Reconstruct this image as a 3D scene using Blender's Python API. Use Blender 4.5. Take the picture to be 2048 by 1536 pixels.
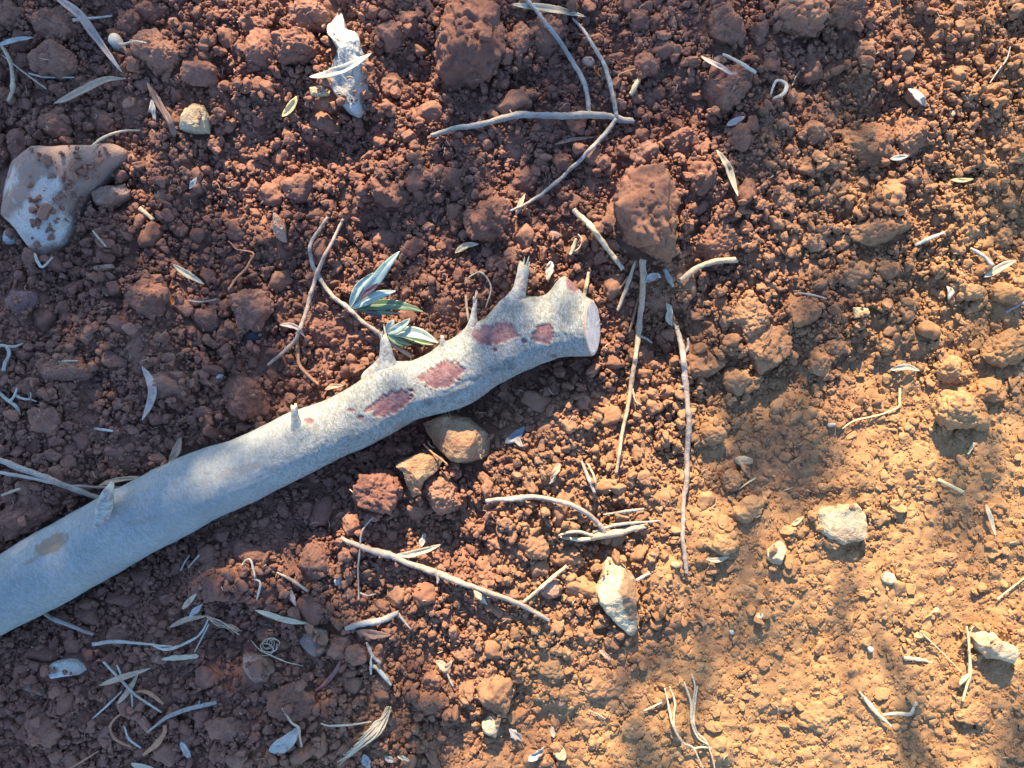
import bpy, bmesh, math, random
import numpy as np
from mathutils import Vector, Euler

# ------------------------------------------------------------------ scene, camera, light
for o in list(bpy.data.objects):
    bpy.data.objects.remove(o)
scene = bpy.context.scene
C = scene.collection
SC = 0.0005            # metres per photograph pixel at ground level
CAMH = 0.773           # camera height, phone held over the soil
cam_d = bpy.data.cameras.new('camera')
cam = bpy.data.objects.new('camera', cam_d)
C.objects.link(cam)
cam.location = (0, 0, CAMH)
cam.rotation_euler = (0, 0, 0)
cam_d.sensor_width = 36
cam_d.lens = 36 * CAMH / (2048 * SC)
cam_d.clip_start = 0.02
cam_d.clip_end = 400
scene.camera = cam

SUN_EL = math.radians(28)
SUN_AZ = math.radians(-6)              # from image top, a little to the left
SUN = np.array([math.sin(SUN_AZ) * math.cos(SUN_EL), math.cos(SUN_AZ) * math.cos(SUN_EL), math.sin(SUN_EL)])
world = bpy.data.worlds.new('World')
scene.world = world
world.use_nodes = True
wn = world.node_tree
sky = wn.nodes.new('ShaderNodeTexSky')
sky.sky_type = 'NISHITA'
sky.sun_disc = False
sky.sun_elevation = SUN_EL
sky.sun_rotation = SUN_AZ
sky.dust_density = 0.3
sky.ozone_density = 6.0
bg = wn.nodes['Background']
wn.links.new(sky.outputs[0], bg.inputs[0])
bg.inputs[1].default_value = 0.148
sun_d = bpy.data.lights.new('sun', 'SUN')
sun_d.energy = 4.7
sun_d.angle = math.radians(0.53)
sun_d.color = (1.0, 0.85, 0.60)
sun = bpy.data.objects.new('sun', sun_d)
C.objects.link(sun)
sun.rotation_euler = Vector(SUN).to_track_quat('Z', 'Y').to_euler()
sun.location = (0, 4, 4)
scene.view_settings.view_transform = 'Standard'
scene.view_settings.look = 'None'
scene.view_settings.gamma = 1
scene.view_settings.use_curve_mapping = False
scene.view_settings.exposure = 1.95
scene.cycles.max_bounces = 5

rng = np.random.default_rng(7)
R = random.Random(11)

# ------------------------------------------------------------------ numpy noise
def _hash(ix, iy, iz, seed):
    with np.errstate(over='ignore'):
        h = (ix.astype(np.uint32) * np.uint32(374761393) + iy.astype(np.uint32) * np.uint32(668265263)
             + iz.astype(np.uint32) * np.uint32(2246822519) + np.uint32(seed * 3266489 + 17))
        h ^= h >> np.uint32(13)
        h *= np.uint32(1274126177)
        h ^= h >> np.uint32(16)
    return (h & np.uint32(0xffffff)).astype(np.float64) / 0xffffff

def noise3(p, seed=0):
    f = np.floor(p); t = p - f
    i = f.astype(np.int64)
    u = t * t * t * (t * (t * 6 - 15) + 10)
    x0, y0, z0 = i[:, 0], i[:, 1], i[:, 2]
    r = 0
    for dx in (0, 1):
        wx = u[:, 0] if dx else 1 - u[:, 0]
        for dy in (0, 1):
            wy = u[:, 1] if dy else 1 - u[:, 1]
            for dz in (0, 1):
                wz = u[:, 2] if dz else 1 - u[:, 2]
                r = r + wx * wy * wz * _hash(x0 + dx, y0 + dy, z0 + dz, seed)
    return r * 2 - 1

def fbm3(p, oct=4, seed=0, gain=0.5):
    a, s, r = 1.0, 0.0, 0
    for k in range(oct):
        r = r + a * noise3(p * 2.03 ** k + 31.7 * k, seed + k)
        s += a; a *= gain
    return r / s

def noise2(x, y, seed=0):
    fx = np.floor(x); fy = np.floor(y)
    tx = x - fx; ty = y - fy
    ix = fx.astype(np.int64); iy = fy.astype(np.int64)
    ux = tx * tx * tx * (tx * (tx * 6 - 15) + 10); uy = ty * ty * ty * (ty * (ty * 6 - 15) + 10)
    z = np.zeros_like(ix)
    a = _hash(ix, iy, z, seed); b = _hash(ix + 1, iy, z, seed)
    c = _hash(ix, iy + 1, z, seed); d = _hash(ix + 1, iy + 1, z, seed)
    return ((a * (1 - ux) + b * ux) * (1 - uy) + (c * (1 - ux) + d * ux) * uy) * 2 - 1

def fbm2(x, y, oct=4, seed=0, gain=0.5):
    a, s, r = 1.0, 0.0, 0
    for k in range(oct):
        r = r + a * noise2(x * 2.03 ** k + 31.7 * k, y * 2.03 ** k - 12.3 * k, seed + k)
        s += a; a *= gain
    return r / s

def smooth(a, b, x):
    t = np.clip((x - a) / (b - a), 0, 1)
    return t * t * (3 - 2 * t)

# ------------------------------------------------------------------ pixels <-> metres
def W(px, py, z=0.0):
    k = SC * (CAMH - z) / CAMH
    return (px - 1024) * k, (768 - py) * k

def to_px(x, y, z=0.0):
    k = SC * (CAMH - z) / CAMH
    return x / k + 1024, 768 - y / k

def inside(px, py, poly):
    r = np.zeros(np.shape(px), bool)
    n = len(poly)
    for i in range(n):
        x0, y0 = poly[i]; x1, y1 = poly[(i + 1) % n]
        if y0 == y1: continue
        c = ((y0 > py) != (y1 > py)) & (px < (x1 - x0) * (py - y0) / (y1 - y0) + x0)
        r ^= c
    return r

# ------------------------------------------------------------------ materials
def nodes(name):
    m = bpy.data.materials.new(name)
    m.use_nodes = True
    nt = m.node_tree
    return m, nt, nt.nodes['Principled BSDF']

def N(nt, typ, **kw):
    n = nt.nodes.new(typ)
    for k, v in kw.items():
        if k.startswith('i_'):
            n.inputs[k[2:].replace('_', ' ')].default_value = v
        else:
            setattr(n, k, v)
    return n

def tex(nt, vec, scale, detail=4, rough=0.55, dist=0.0):
    n = N(nt, 'ShaderNodeTexNoise')
    n.inputs['Scale'].default_value = scale
    n.inputs['Detail'].default_value = detail
    n.inputs['Roughness'].default_value = rough
    n.inputs['Distortion'].default_value = dist
    nt.links.new(vec, n.inputs['Vector'])
    return n.outputs['Fac']

def math_(nt, op, a, b=None, clamp=False):
    n = N(nt, 'ShaderNodeMath', operation=op, use_clamp=clamp)
    for k, v in ((0, a), (1, b)):
        if v is None: continue
        if isinstance(v, (int, float)): n.inputs[k].default_value = v
        else: nt.links.new(v, n.inputs[k])
    return n.outputs[0]

def mixc(nt, fac, a, b, mode='MIX'):
    n = N(nt, 'ShaderNodeMix', data_type='RGBA', blend_type=mode)
    for k, v in ((0, fac), (6, a), (7, b)):
        if isinstance(v, (int, float)): n.inputs[k].default_value = v
        elif isinstance(v, tuple): n.inputs[k].default_value = (*v, 1) if len(v) == 3 else v
        else: nt.links.new(v, n.inputs[k])
    return n.outputs[2]

def ramp(nt, fac, stops):
    n = N(nt, 'ShaderNodeValToRGB')
    e = n.color_ramp.elements
    while len(e) < len(stops): e.new(0.5)
    for el, (p, c) in zip(e, stops):
        el.position = p
        el.color = (*c, 1) if isinstance(c, tuple) else (c, c, c, 1)
    nt.links.new(fac, n.inputs[0])
    return n.outputs[0]

def maprange(nt, v, a, b):
    n = N(nt, 'ShaderNodeMapRange', clamp=True)
    n.inputs[1].default_value = a; n.inputs[2].default_value = b
    nt.links.new(v, n.inputs[0])
    return n.outputs[0]

def bump(nt, bsdf, h, strength, dist):
    b = N(nt, 'ShaderNodeBump')
    b.inputs['Strength'].default_value = strength
    b.inputs['Distance'].default_value = dist
    nt.links.new(h, b.inputs['Height'])
    nt.links.new(b.outputs[0], bsdf.inputs['Normal'])

SOIL_DARK = (0.118, 0.050, 0.036)
SOIL_MID = (0.190, 0.087, 0.057)
SOIL_LIGHT = (0.30, 0.150, 0.094)
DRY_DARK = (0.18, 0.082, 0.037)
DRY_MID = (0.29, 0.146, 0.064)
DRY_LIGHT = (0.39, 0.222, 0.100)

def soil_material():
    m, nt, b = nodes('red_soil')
    g = N(nt, 'ShaderNodeNewGeometry')
    pos = g.outputs['Position']
    oi = N(nt, 'ShaderNodeObjectInfo')
    big = tex(nt, pos, 7, 3)
    mid = tex(nt, pos, 70, 4, 0.6)
    fine = tex(nt, pos, 620, 3, 0.65)
    s = math_(nt, 'ADD', math_(nt, 'MULTIPLY', big, 0.35), math_(nt, 'MULTIPLY', mid, 0.45))
    s = math_(nt, 'ADD', s, math_(nt, 'MULTIPLY', fine, 0.45))
    s = math_(nt, 'ADD', s, math_(nt, 'MULTIPLY', oi.outputs['Random'], 0.16))
    s = math_(nt, 'SUBTRACT', s, 0.08)
    red = ramp(nt, s, [(0.34, SOIL_DARK), (0.60, SOIL_MID), (0.88, SOIL_LIGHT)])
    dry = ramp(nt, s, [(0.34, DRY_DARK), (0.60, DRY_MID), (0.88, DRY_LIGHT)])
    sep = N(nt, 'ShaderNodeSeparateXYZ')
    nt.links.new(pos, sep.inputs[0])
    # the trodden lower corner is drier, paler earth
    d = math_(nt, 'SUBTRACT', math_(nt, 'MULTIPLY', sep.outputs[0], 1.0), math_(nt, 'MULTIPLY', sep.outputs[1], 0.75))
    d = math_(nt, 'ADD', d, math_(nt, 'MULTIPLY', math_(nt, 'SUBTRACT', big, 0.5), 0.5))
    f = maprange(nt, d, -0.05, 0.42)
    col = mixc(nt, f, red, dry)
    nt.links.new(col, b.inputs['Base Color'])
    b.inputs['Roughness'].default_value = 0.96
    b.inputs['Specular IOR Level'].default_value = 0.12
    h = math_(nt, 'ADD', math_(nt, 'MULTIPLY', tex(nt, pos, 900, 4, 0.7), 0.6), math_(nt, 'MULTIPLY', tex(nt, pos, 260, 3, 0.6), 1.0))
    bump(nt, b, h, 0.45, 0.0013)
    return m
M_SOIL = soil_material()

def rock_material(name, base, second, dirt_amt=0.4, scale=30, attr=False, dirt=(0.30, 0.13, 0.07), vein=(0.45, 0.30, 0.18)):
    m, nt, b = nodes(name)
    g = N(nt, 'ShaderNodeNewGeometry'); pos = g.outputs['Position']
    n1 = tex(nt, pos, scale, 5, 0.6, 0.4)
    n2 = tex(nt, pos, scale * 7, 4, 0.65)
    col = mixc(nt, ramp(nt, n1, [(0.38, 0.0), (0.62, 1.0)]), base, second)
    col = mixc(nt, ramp(nt, n2, [(0.55, 0.0), (0.78, 0.55)]), col, vein)
    if attr:
        a = N(nt, 'ShaderNodeAttribute', attribute_name='dirt').outputs['Fac']
        f = math_(nt, 'ADD', a, math_(nt, 'MULTIPLY', math_(nt, 'SUBTRACT', tex(nt, pos, 42, 6, 0.7), 0.5), 1.5))
        f = ramp(nt, f, [(0.40, 0.0), (0.62, 0.92)])
    else:
        d = tex(nt, pos, scale * 1.3, 6, 0.72, 0.6)
        f = ramp(nt, d, [(0.66 - 0.4 * dirt_amt, 0.0), (0.78 - 0.3 * dirt_amt, 0.85)])
    col = mixc(nt, f, col, mixc(nt, n2, dirt, tuple(c * 0.7 for c in dirt)))
    nt.links.new(col, b.inputs['Base Color'])
    b.inputs['Roughness'].default_value = 0.85
    b.inputs['Specular IOR Level'].default_value = 0.25
    fine = tex(nt, pos, 620, 4, 0.7)
    col2 = mixc(nt, ramp(nt, fine, [(0.36, 0.42), (0.52, 0.0)]), col, tuple(c * 0.45 for c in second))
    nt.links.new(col2, b.inputs['Base Color'])
    h = math_(nt, 'ADD', math_(nt, 'ADD', n2, math_(nt, 'MULTIPLY', n1, 1.5)), math_(nt, 'MULTIPLY', fine, 0.6))
    bump(nt, b, h, 0.7, 0.0035)
    return m

M_BOULDER = rock_material('boulder_limestone', (0.58, 0.49, 0.41), (0.48, 0.36, 0.28), attr=True, dirt=(0.36, 0.20, 0.135))
M_WHITE = rock_material('white_limestone', (0.50, 0.47, 0.41), (0.40, 0.36, 0.30), 0.25, 28)
M_CREAM = rock_material('cream_limestone', (0.53, 0.415, 0.25), (0.43, 0.285, 0.15), 0.34, 38)
M_PINK = rock_material('pinkish_stone', (0.48, 0.30, 0.20), (0.36, 0.18, 0.11), 0.45, 45)
M_BROWN = rock_material('brown_stone', (0.38, 0.235, 0.125), (0.27, 0.14, 0.07), 0.42, 60)
M_GREYST = rock_material('grey_brown_stone', (0.26, 0.18, 0.14), (0.19, 0.12, 0.09), 0.35, 40)
M_PURPLE = rock_material('mauve_stone', (0.24, 0.12, 0.10), (0.17, 0.08, 0.07), 0.3, 40)
M_CHAR = rock_material('charcoal', (0.07, 0.075, 0.08), (0.035, 0.035, 0.04), 0.1, 40, dirt=(0.12, 0.07, 0.05), vein=(0.14, 0.14, 0.15))
M_WEDGE = rock_material('stained_cream_limestone', (0.54, 0.43, 0.27), (0.46, 0.32, 0.19), attr=True, scale=34, dirt=(0.27, 0.14, 0.075))
ROCKM = dict(wedge=M_WEDGE, boulder=M_BOULDER, white=M_WHITE, cream=M_CREAM, pink=M_PINK, brown=M_BROWN, grey=M_GREYST, purple=M_PURPLE, char=M_CHAR)

def wood_material(name, a, b_, spot, rough=0.8, dirt=0.35):
    m, nt, b = nodes(name)
    uv = N(nt, 'ShaderNodeUVMap')
    mp = N(nt, 'ShaderNodeMapping')
    nt.links.new(uv.outputs[0], mp.inputs[0])
    mp.inputs['Scale'].default_value = (140, 7, 1)
    g = N(nt, 'ShaderNodeNewGeometry'); pos = g.outputs['Position']
    st = tex(nt, mp.outputs[0], 1.0, 4, 0.6)
    n = tex(nt, pos, 75, 4, 0.6)
    col = mixc(nt, ramp(nt, math_(nt, 'ADD', math_(nt, 'MULTIPLY', st, .5), math_(nt, 'MULTIPLY', n, .5)), [(0.36, 0.0), (0.62, 1.0)]), a, b_)
    col = mixc(nt, ramp(nt, tex(nt, pos, 300, 3), [(0.58, 0.0), (0.72, 0.6)]), col, spot)
    col = mixc(nt, ramp(nt, tex(nt, pos, 48, 4, .65), [(0.5, 0.0), (0.72, dirt)]), col, (0.26, 0.11, 0.06))
    nt.links.new(col, b.inputs['Base Color'])
    b.inputs['Roughness'].default_value = rough
    b.inputs['Specular IOR Level'].default_value = 0.25
    bump(nt, b, math_(nt, 'ADD', st, math_(nt, 'MULTIPLY', tex(nt, pos, 500, 2), .5)), 0.8, 0.0014)
    return m

WOOD = {
    'grey': wood_material('grey_weathered_twig', (0.35, 0.305, 0.25), (0.21, 0.175, 0.14), (0.12, 0.09, 0.07)),
    'mauve': wood_material('mauve_grey_twig', (0.36, 0.29, 0.225), (0.235, 0.17, 0.125), (0.13, 0.085, 0.06)),
    'tan': wood_material('tan_twig', (0.46, 0.34, 0.22), (0.34, 0.22, 0.13), (0.2, 0.12, 0.07)),
    'pale': wood_material('pale_straw', (0.52, 0.43, 0.28), (0.38, 0.28, 0.17), (0.24, 0.16, 0.09), dirt=0.35),
    'white': wood_material('bleached_straw', (0.47, 0.42, 0.33), (0.34, 0.28, 0.20), (0.2, 0.15, 0.1), dirt=0.4),
    'yellow': wood_material('yellow_straw', (0.60, 0.48, 0.24), (0.50, 0.37, 0.17), (0.36, 0.22, 0.1), dirt=0.2),
    'brown': wood_material('brown_root', (0.27, 0.14, 0.08), (0.19, 0.09, 0.05), (0.12, 0.06, 0.04)),
    'orange': wood_material('orange_root', (0.42, 0.21, 0.11), (0.31, 0.14, 0.07), (0.2, 0.09, 0.05)),
    'dark': wood_material('dark_twig', (0.12, 0.09, 0.075), (0.08, 0.06, 0.05), (0.05, 0.04, 0.03)),
    'plum': wood_material('plum_pod', (0.20, 0.10, 0.09), (0.14, 0.065, 0.06), (0.09, 0.05, 0.04)),
}

def leaf_material(name, a, b_, spot, spot_amt=0.3, rough=0.6, spec=0.35, back=None, dirt=0.25):
    m, nt, b = nodes(name)
    g = N(nt, 'ShaderNodeNewGeometry'); pos = g.outputs['Position']
    uv = N(nt, 'ShaderNodeUVMap')
    mp = N(nt, 'ShaderNodeMapping'); nt.links.new(uv.outputs[0], mp.inputs[0])
    mp.inputs['Scale'].default_value = (300, 20, 1)
    st = tex(nt, mp.outputs[0], 1.0, 3, 0.5)
    n = tex(nt, pos, 90, 4, .6)
    col = mixc(nt, ramp(nt, math_(nt, 'ADD', math_(nt, 'MULTIPLY', st, .45), math_(nt, 'MULTIPLY', n, .55)), [(0.38, 0.0), (0.62, 1.0)]), a, b_)
    col = mixc(nt, ramp(nt, tex(nt, pos, 160, 4, .65), [(0.6 - 0.15 * spot_amt, 0.0), (0.68 - 0.1 * spot_amt, min(1, 2 * spot_amt))]), col, spot)
    col = mixc(nt, ramp(nt, tex(nt, pos, 60, 4, .65), [(0.52, 0.0), (0.74, dirt)]), col, (0.26, 0.11, 0.06))
    if back:
        sx = N(nt, 'ShaderNodeSeparateXYZ'); nt.links.new(uv.outputs[0], sx.inputs[0])
        rib = maprange(nt, math_(nt, 'ABSOLUTE', sx.outputs[0]), 0.0007, 0.0003)
        col = mixc(nt, rib, col, back)
    nt.links.new(col, b.inputs['Base Color'])
    b.inputs['Roughness'].default_value = rough
    b.inputs['Specular IOR Level'].default_value = spec
    bump(nt, b, st, 0.3, 0.0006)
    return m

LEAF = {
    'tan': leaf_material('tan_dry_leaf', (0.44, 0.30, 0.18), (0.34, 0.21, 0.12), (0.18, 0.09, 0.05)),
    'rose': leaf_material('rosy_dry_leaf', (0.46, 0.33, 0.25), (0.36, 0.23, 0.17), (0.22, 0.12, 0.09)),
    'cream': leaf_material('cream_dry_leaf', (0.50, 0.41, 0.26), (0.36, 0.26, 0.15), (0.22, 0.12, 0.06), 0.2),
    'greywhite': leaf_material('silver_grey_dry_leaf', (0.38, 0.355, 0.30), (0.27, 0.235, 0.19), (0.17, 0.11, 0.07), 0.35, dirt=.5),
    'yellow': leaf_material('yellow_dry_leaf', (0.58, 0.44, 0.20), (0.46, 0.31, 0.13), (0.26, 0.15, 0.07), 0.2),
    'brown': leaf_material('brown_dry_leaf', (0.24, 0.14, 0.09), (0.17, 0.09, 0.06), (0.1, 0.05, 0.03)),
    'slate': leaf_material('slate_dry_leaf', (0.17, 0.17, 0.17), (0.11, 0.11, 0.115), (0.07, 0.06, 0.06), 0.2, rough=0.45),
    'olive': leaf_material('olive_leaf_upper', (0.10, 0.155, 0.065), (0.075, 0.12, 0.05), (0.14, 0.18, 0.10), 0.1, rough=0.42, spec=0.45, dirt=0.15, back=(0.26, 0.30, 0.17)),
    'silver': leaf_material('olive_leaf_underside', (0.30, 0.36, 0.29), (0.25, 0.31, 0.235), (0.19, 0.25, 0.16), 0.2, rough=0.55, spec=0.35, dirt=0.15, back=(0.52, 0.54, 0.42)),
    'wilt': leaf_material('olive_leaf_wilting', (0.07, 0.03, 0.035), (0.12, 0.05, 0.05), (0.25, 0.26, 0.2), 0.15, rough=0.45, spec=0.5, dirt=0.1),
}

# ------------------------------------------------------------------ mesh helpers
def mesh_obj(name, v, f, mat, parent=None, smooth_=True, uv=None):
    me = bpy.data.meshes.new(name)
    v = np.asarray(v, np.float64)
    me.from_pydata(v.tolist(), [], f if isinstance(f, list) else f.tolist())
    if smooth_:
        me.polygons.foreach_set('use_smooth', np.ones(len(me.polygons), bool))
    if uv is not None:
        layer = me.uv_layers.new(name='UVMap')
        idx = np.empty(len(me.loops), np.int32)
        me.loops.foreach_get('vertex_index', idx)
        layer.data.foreach_set('uv', np.asarray(uv, np.float32)[idx].ravel())
    me.materials.append(mat)
    me.update()
    o = bpy.data.objects.new(name, me)
    C.objects.link(o)
    if parent is not None: o.parent = parent
    return o

def tag(o, label, cat, group=None):
    o['label'] = label; o['category'] = cat
    if group: o['group'] = group
    return o

def thing(name, label, cat, loc, group=None):
    o = bpy.data.objects.new(name, None)
    o.empty_display_size = 0.02
    C.objects.link(o)
    o.location = loc
    o['kind'] = 'thing'
    return tag(o, label, cat, group)

def adopt(o, root):
    o.parent = root
    o.matrix_parent_inverse.identity()
    o.location = -Vector(root.location)
    return o

def fast_mesh(name, v, quads, mat):
    me = bpy.data.meshes.new(name)
    n = len(quads)
    me.vertices.add(len(v)); me.vertices.foreach_set('co', np.asarray(v, np.float32).ravel())
    me.loops.add(n * 4); me.loops.foreach_set('vertex_index', np.asarray(quads, np.int32).ravel())
    me.polygons.add(n)
    me.polygons.foreach_set('loop_start', np.arange(0, n * 4, 4, dtype=np.int32))
    me.polygons.foreach_set('use_smooth', np.ones(n, bool))
    me.update(calc_edges=True)
    me.materials.append(mat)
    return me

_ico = {}
def ico(n):
    if n not in _ico:
        bm = bmesh.new()
        bmesh.ops.create_icosphere(bm, subdivisions=n, radius=1)
        v = np.array([x.co[:] for x in bm.verts]); f = [[x.index for x in p.verts] for p in bm.faces]
        bm.free()
        v /= np.linalg.norm(v, axis=1)[:, None]
        _ico[n] = (v, f)
    return _ico[n]

def lump(seed, n=4, planes=9, sharp=0.75, lumps=0.10, rough=0.05, cells=40):
    """unit clod: facetted ball of stuck-together crumbs with cracks"""
    d, f = ico(n)
    g = np.random.default_rng(seed)
    nr = g.normal(size=(planes, 3)); nr /= np.linalg.norm(nr, axis=1)[:, None]
    off = g.uniform(0.62, 0.95, planes)
    c = np.clip(d @ nr.T, 0.05, None)
    rad = np.minimum(1.1, (off / c).min(1))
    rad = 1 * (1 - sharp) + rad * sharp
    rad = rad * (1 + 0.22 * fbm3(d * 1.6 + seed, 2, seed))
    p = d * rad[:, None]
    if cells:
        q = g.normal(size=(cells, 3)); q /= np.linalg.norm(q, axis=1)[:, None]
        dd = np.sort(np.linalg.norm((d + 0.18 * np.stack([noise3(d * 4 + k * 9, seed + k) for k in range(3)], 1))[:, None, :] - q[None], axis=2), axis=1)
        edge = smooth(0.0, 0.16, dd[:, 1] - dd[:, 0])
        rad = rad * (1 - lumps * (1 - edge)) 
    rad = rad * (1 + lumps * 0.9 * fbm3(d * 4.2 + seed * 3, 3, seed + 5) + rough * fbm3(d * 13 + seed, 3, seed + 9, 0.65))
    return d * rad[:, None], f

# ------------------------------------------------------------------ height field of the ground
RES = 0.001
HX, HY = 0.70, 0.56
gx = np.arange(-HX, HX + 1e-9, RES); gy = np.arange(-HY, HY + 1e-9, RES)

def zone(x, y):
    """1 = coarse tilled clods, 0 = flat trodden crust (lower right)"""
    d = (x - 0.16) * 0.9 - (y + 0.03) * 1.0
    return 1 - smooth(-0.02, 0.22, d + 0.06 * noise2(x * 9, y * 9, 3))

LOG_ST = [(-420, 1378, 76), (-200, 1278, 74), (0, 1191, 72), (100, 1137, 75), (200, 1081, 76), (300, 1025, 73), (400, 976, 72), (500, 935, 66), (600, 885, 62),
          (700, 841, 60), (800, 792, 58), (850, 776, 58), (900, 756, 62), (950, 724, 62), (1000, 696, 65), (1060, 668, 65), (1110, 657, 60), (1150, 655, 57), (1184, 655, 55)]

def base_height(x, y):
    k = zone(x, y)
    a = 0.40 + 0.60 * k
    z = 0.020 * fbm2(x * 5 + 3, y * 5 - 1, 3, 21) * a
    z = z + 0.017 * fbm2(x * 20, y * 20, 3, 31) * a
    z = z + 0.0045 * np.abs(fbm2(x * 60, y * 60, 2, 41)) * (0.5 + 0.5 * a)
    z = z + 0.0020 * fbm2(x * 190, y * 190, 3, 51, 0.6)
    # bed of the log: pressed a little flat
    lx0, ly0 = W(0, 1191); lx1, ly1 = W(1184, 655)
    ux, uy = lx1 - lx0, ly1 - ly0
    L = math.hypot(ux, uy); ux /= L; uy /= L
    t = (x - lx0) * ux + (y - ly0) * uy
    dperp = np.abs(-(x - lx0) * uy + (y - ly0) * ux)
    wgt = (1 - smooth(0.03, 0.075, dperp)) * (1 - smooth(L + 0.0, L + 0.08, t))
    z = z * (1 - wgt) - 0.004 * wgt
    fade = 1 - smooth(1.2, 4.0, np.hypot(x, y))
    return z * (0.2 + 0.8 * fade)

GX, GY = np.meshgrid(gx, gy)
HM = base_height(GX.ravel(), GY.ravel()).reshape(GX.shape)
HB = HM.copy()

def cell(x, y):
    return (np.clip(np.round((np.asarray(y) + HY) / RES).astype(int), 0, len(gy) - 1),
            np.clip(np.round((np.asarray(x) + HX) / RES).astype(int), 0, len(gx) - 1))

def hm(x, y, A=None):
    return (HM if A is None else A)[cell(x, y)]

def stamp(cx, cy, rx, ry, rot, zc, rz):
    r = max(rx, ry)
    i0, j0 = cell(cx - r, cy - r); i1, j1 = cell(cx + r, cy + r)
    x = gx[j0:j1 + 1][None, :] - cx; y = gy[i0:i1 + 1][:, None] - cy
    c, s = math.cos(rot), math.sin(rot)
    u = (x * c + y * s) / rx; v = (-x * s + y * c) / ry
    q = 1 - u * u - v * v
    z = np.where(q > 0, zc + rz * np.sqrt(np.clip(q, 0, 1)), -1)
    S = HM[i0:i1 + 1, j0:j1 + 1]
    np.maximum(S, z, out=S)

def boxblur(A, r):
    for ax in (0, 1):
        P_ = np.pad(A, [(r + 1, r) if k == ax else (0, 0) for k in (0, 1)], mode='edge')
        c = np.cumsum(P_, axis=ax)
        n = A.shape[ax]
        A = (np.take(c, np.arange(2 * r + 1, 2 * r + 1 + n), axis=ax) - np.take(c, np.arange(0, n), axis=ax)) / (2 * r + 1)
    return A

def block_ell(cx, cy, rx, ry, rot):
    r = max(rx, ry)
    i0, j0 = cell(cx - r, cy - r); i1, j1 = cell(cx + r, cy + r)
    x = gx[j0:j1 + 1][None, :] - cx; y = gy[i0:i1 + 1][:, None] - cy
    c, s = math.cos(rot), math.sin(rot)
    u = (x * c + y * s) / rx; v = (-x * s + y * c) / ry
    keep = rng.random(u.shape) < 0.90
    CLODM[i0:i1 + 1, j0:j1 + 1] |= (u * u + v * v < 1) & keep

CLODM = np.zeros(HM.shape, bool)
BLOCK = np.zeros(HM.shape, bool)      # no crumbs here (log, stones)

# ------------------------------------------------------------------ ground sheet, one mesh to the horizon
def axis(h, step):
    core = np.arange(-h, h + 1e-9, step)
    out = h + np.cumsum(step * 1.32 ** np.arange(1, 35))
    out = out[out < 90]
    return np.concatenate([-out[::-1], core, out])
ax_, ay_ = axis(0.66, 0.0022), axis(0.52, 0.0022)
X, Y = np.meshgrid(ax_, ay_)
Z = base_height(X.ravel(), Y.ravel())
nx, ny = len(ax_), len(ay_)
ii = (np.arange(ny - 1)[:, None] * nx + np.arange(nx - 1)[None]).ravel()
ground = bpy.data.objects.new('ground', fast_mesh('ground', np.stack([X.ravel(), Y.ravel(), Z], 1), np.stack([ii, ii + 1, ii + nx + 1, ii + nx], 1), M_SOIL))
C.objects.link(ground)
ground['kind'] = 'structure'
ground['label'] = 'red tilled orchard soil, paler and crusted at one corner'

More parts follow.
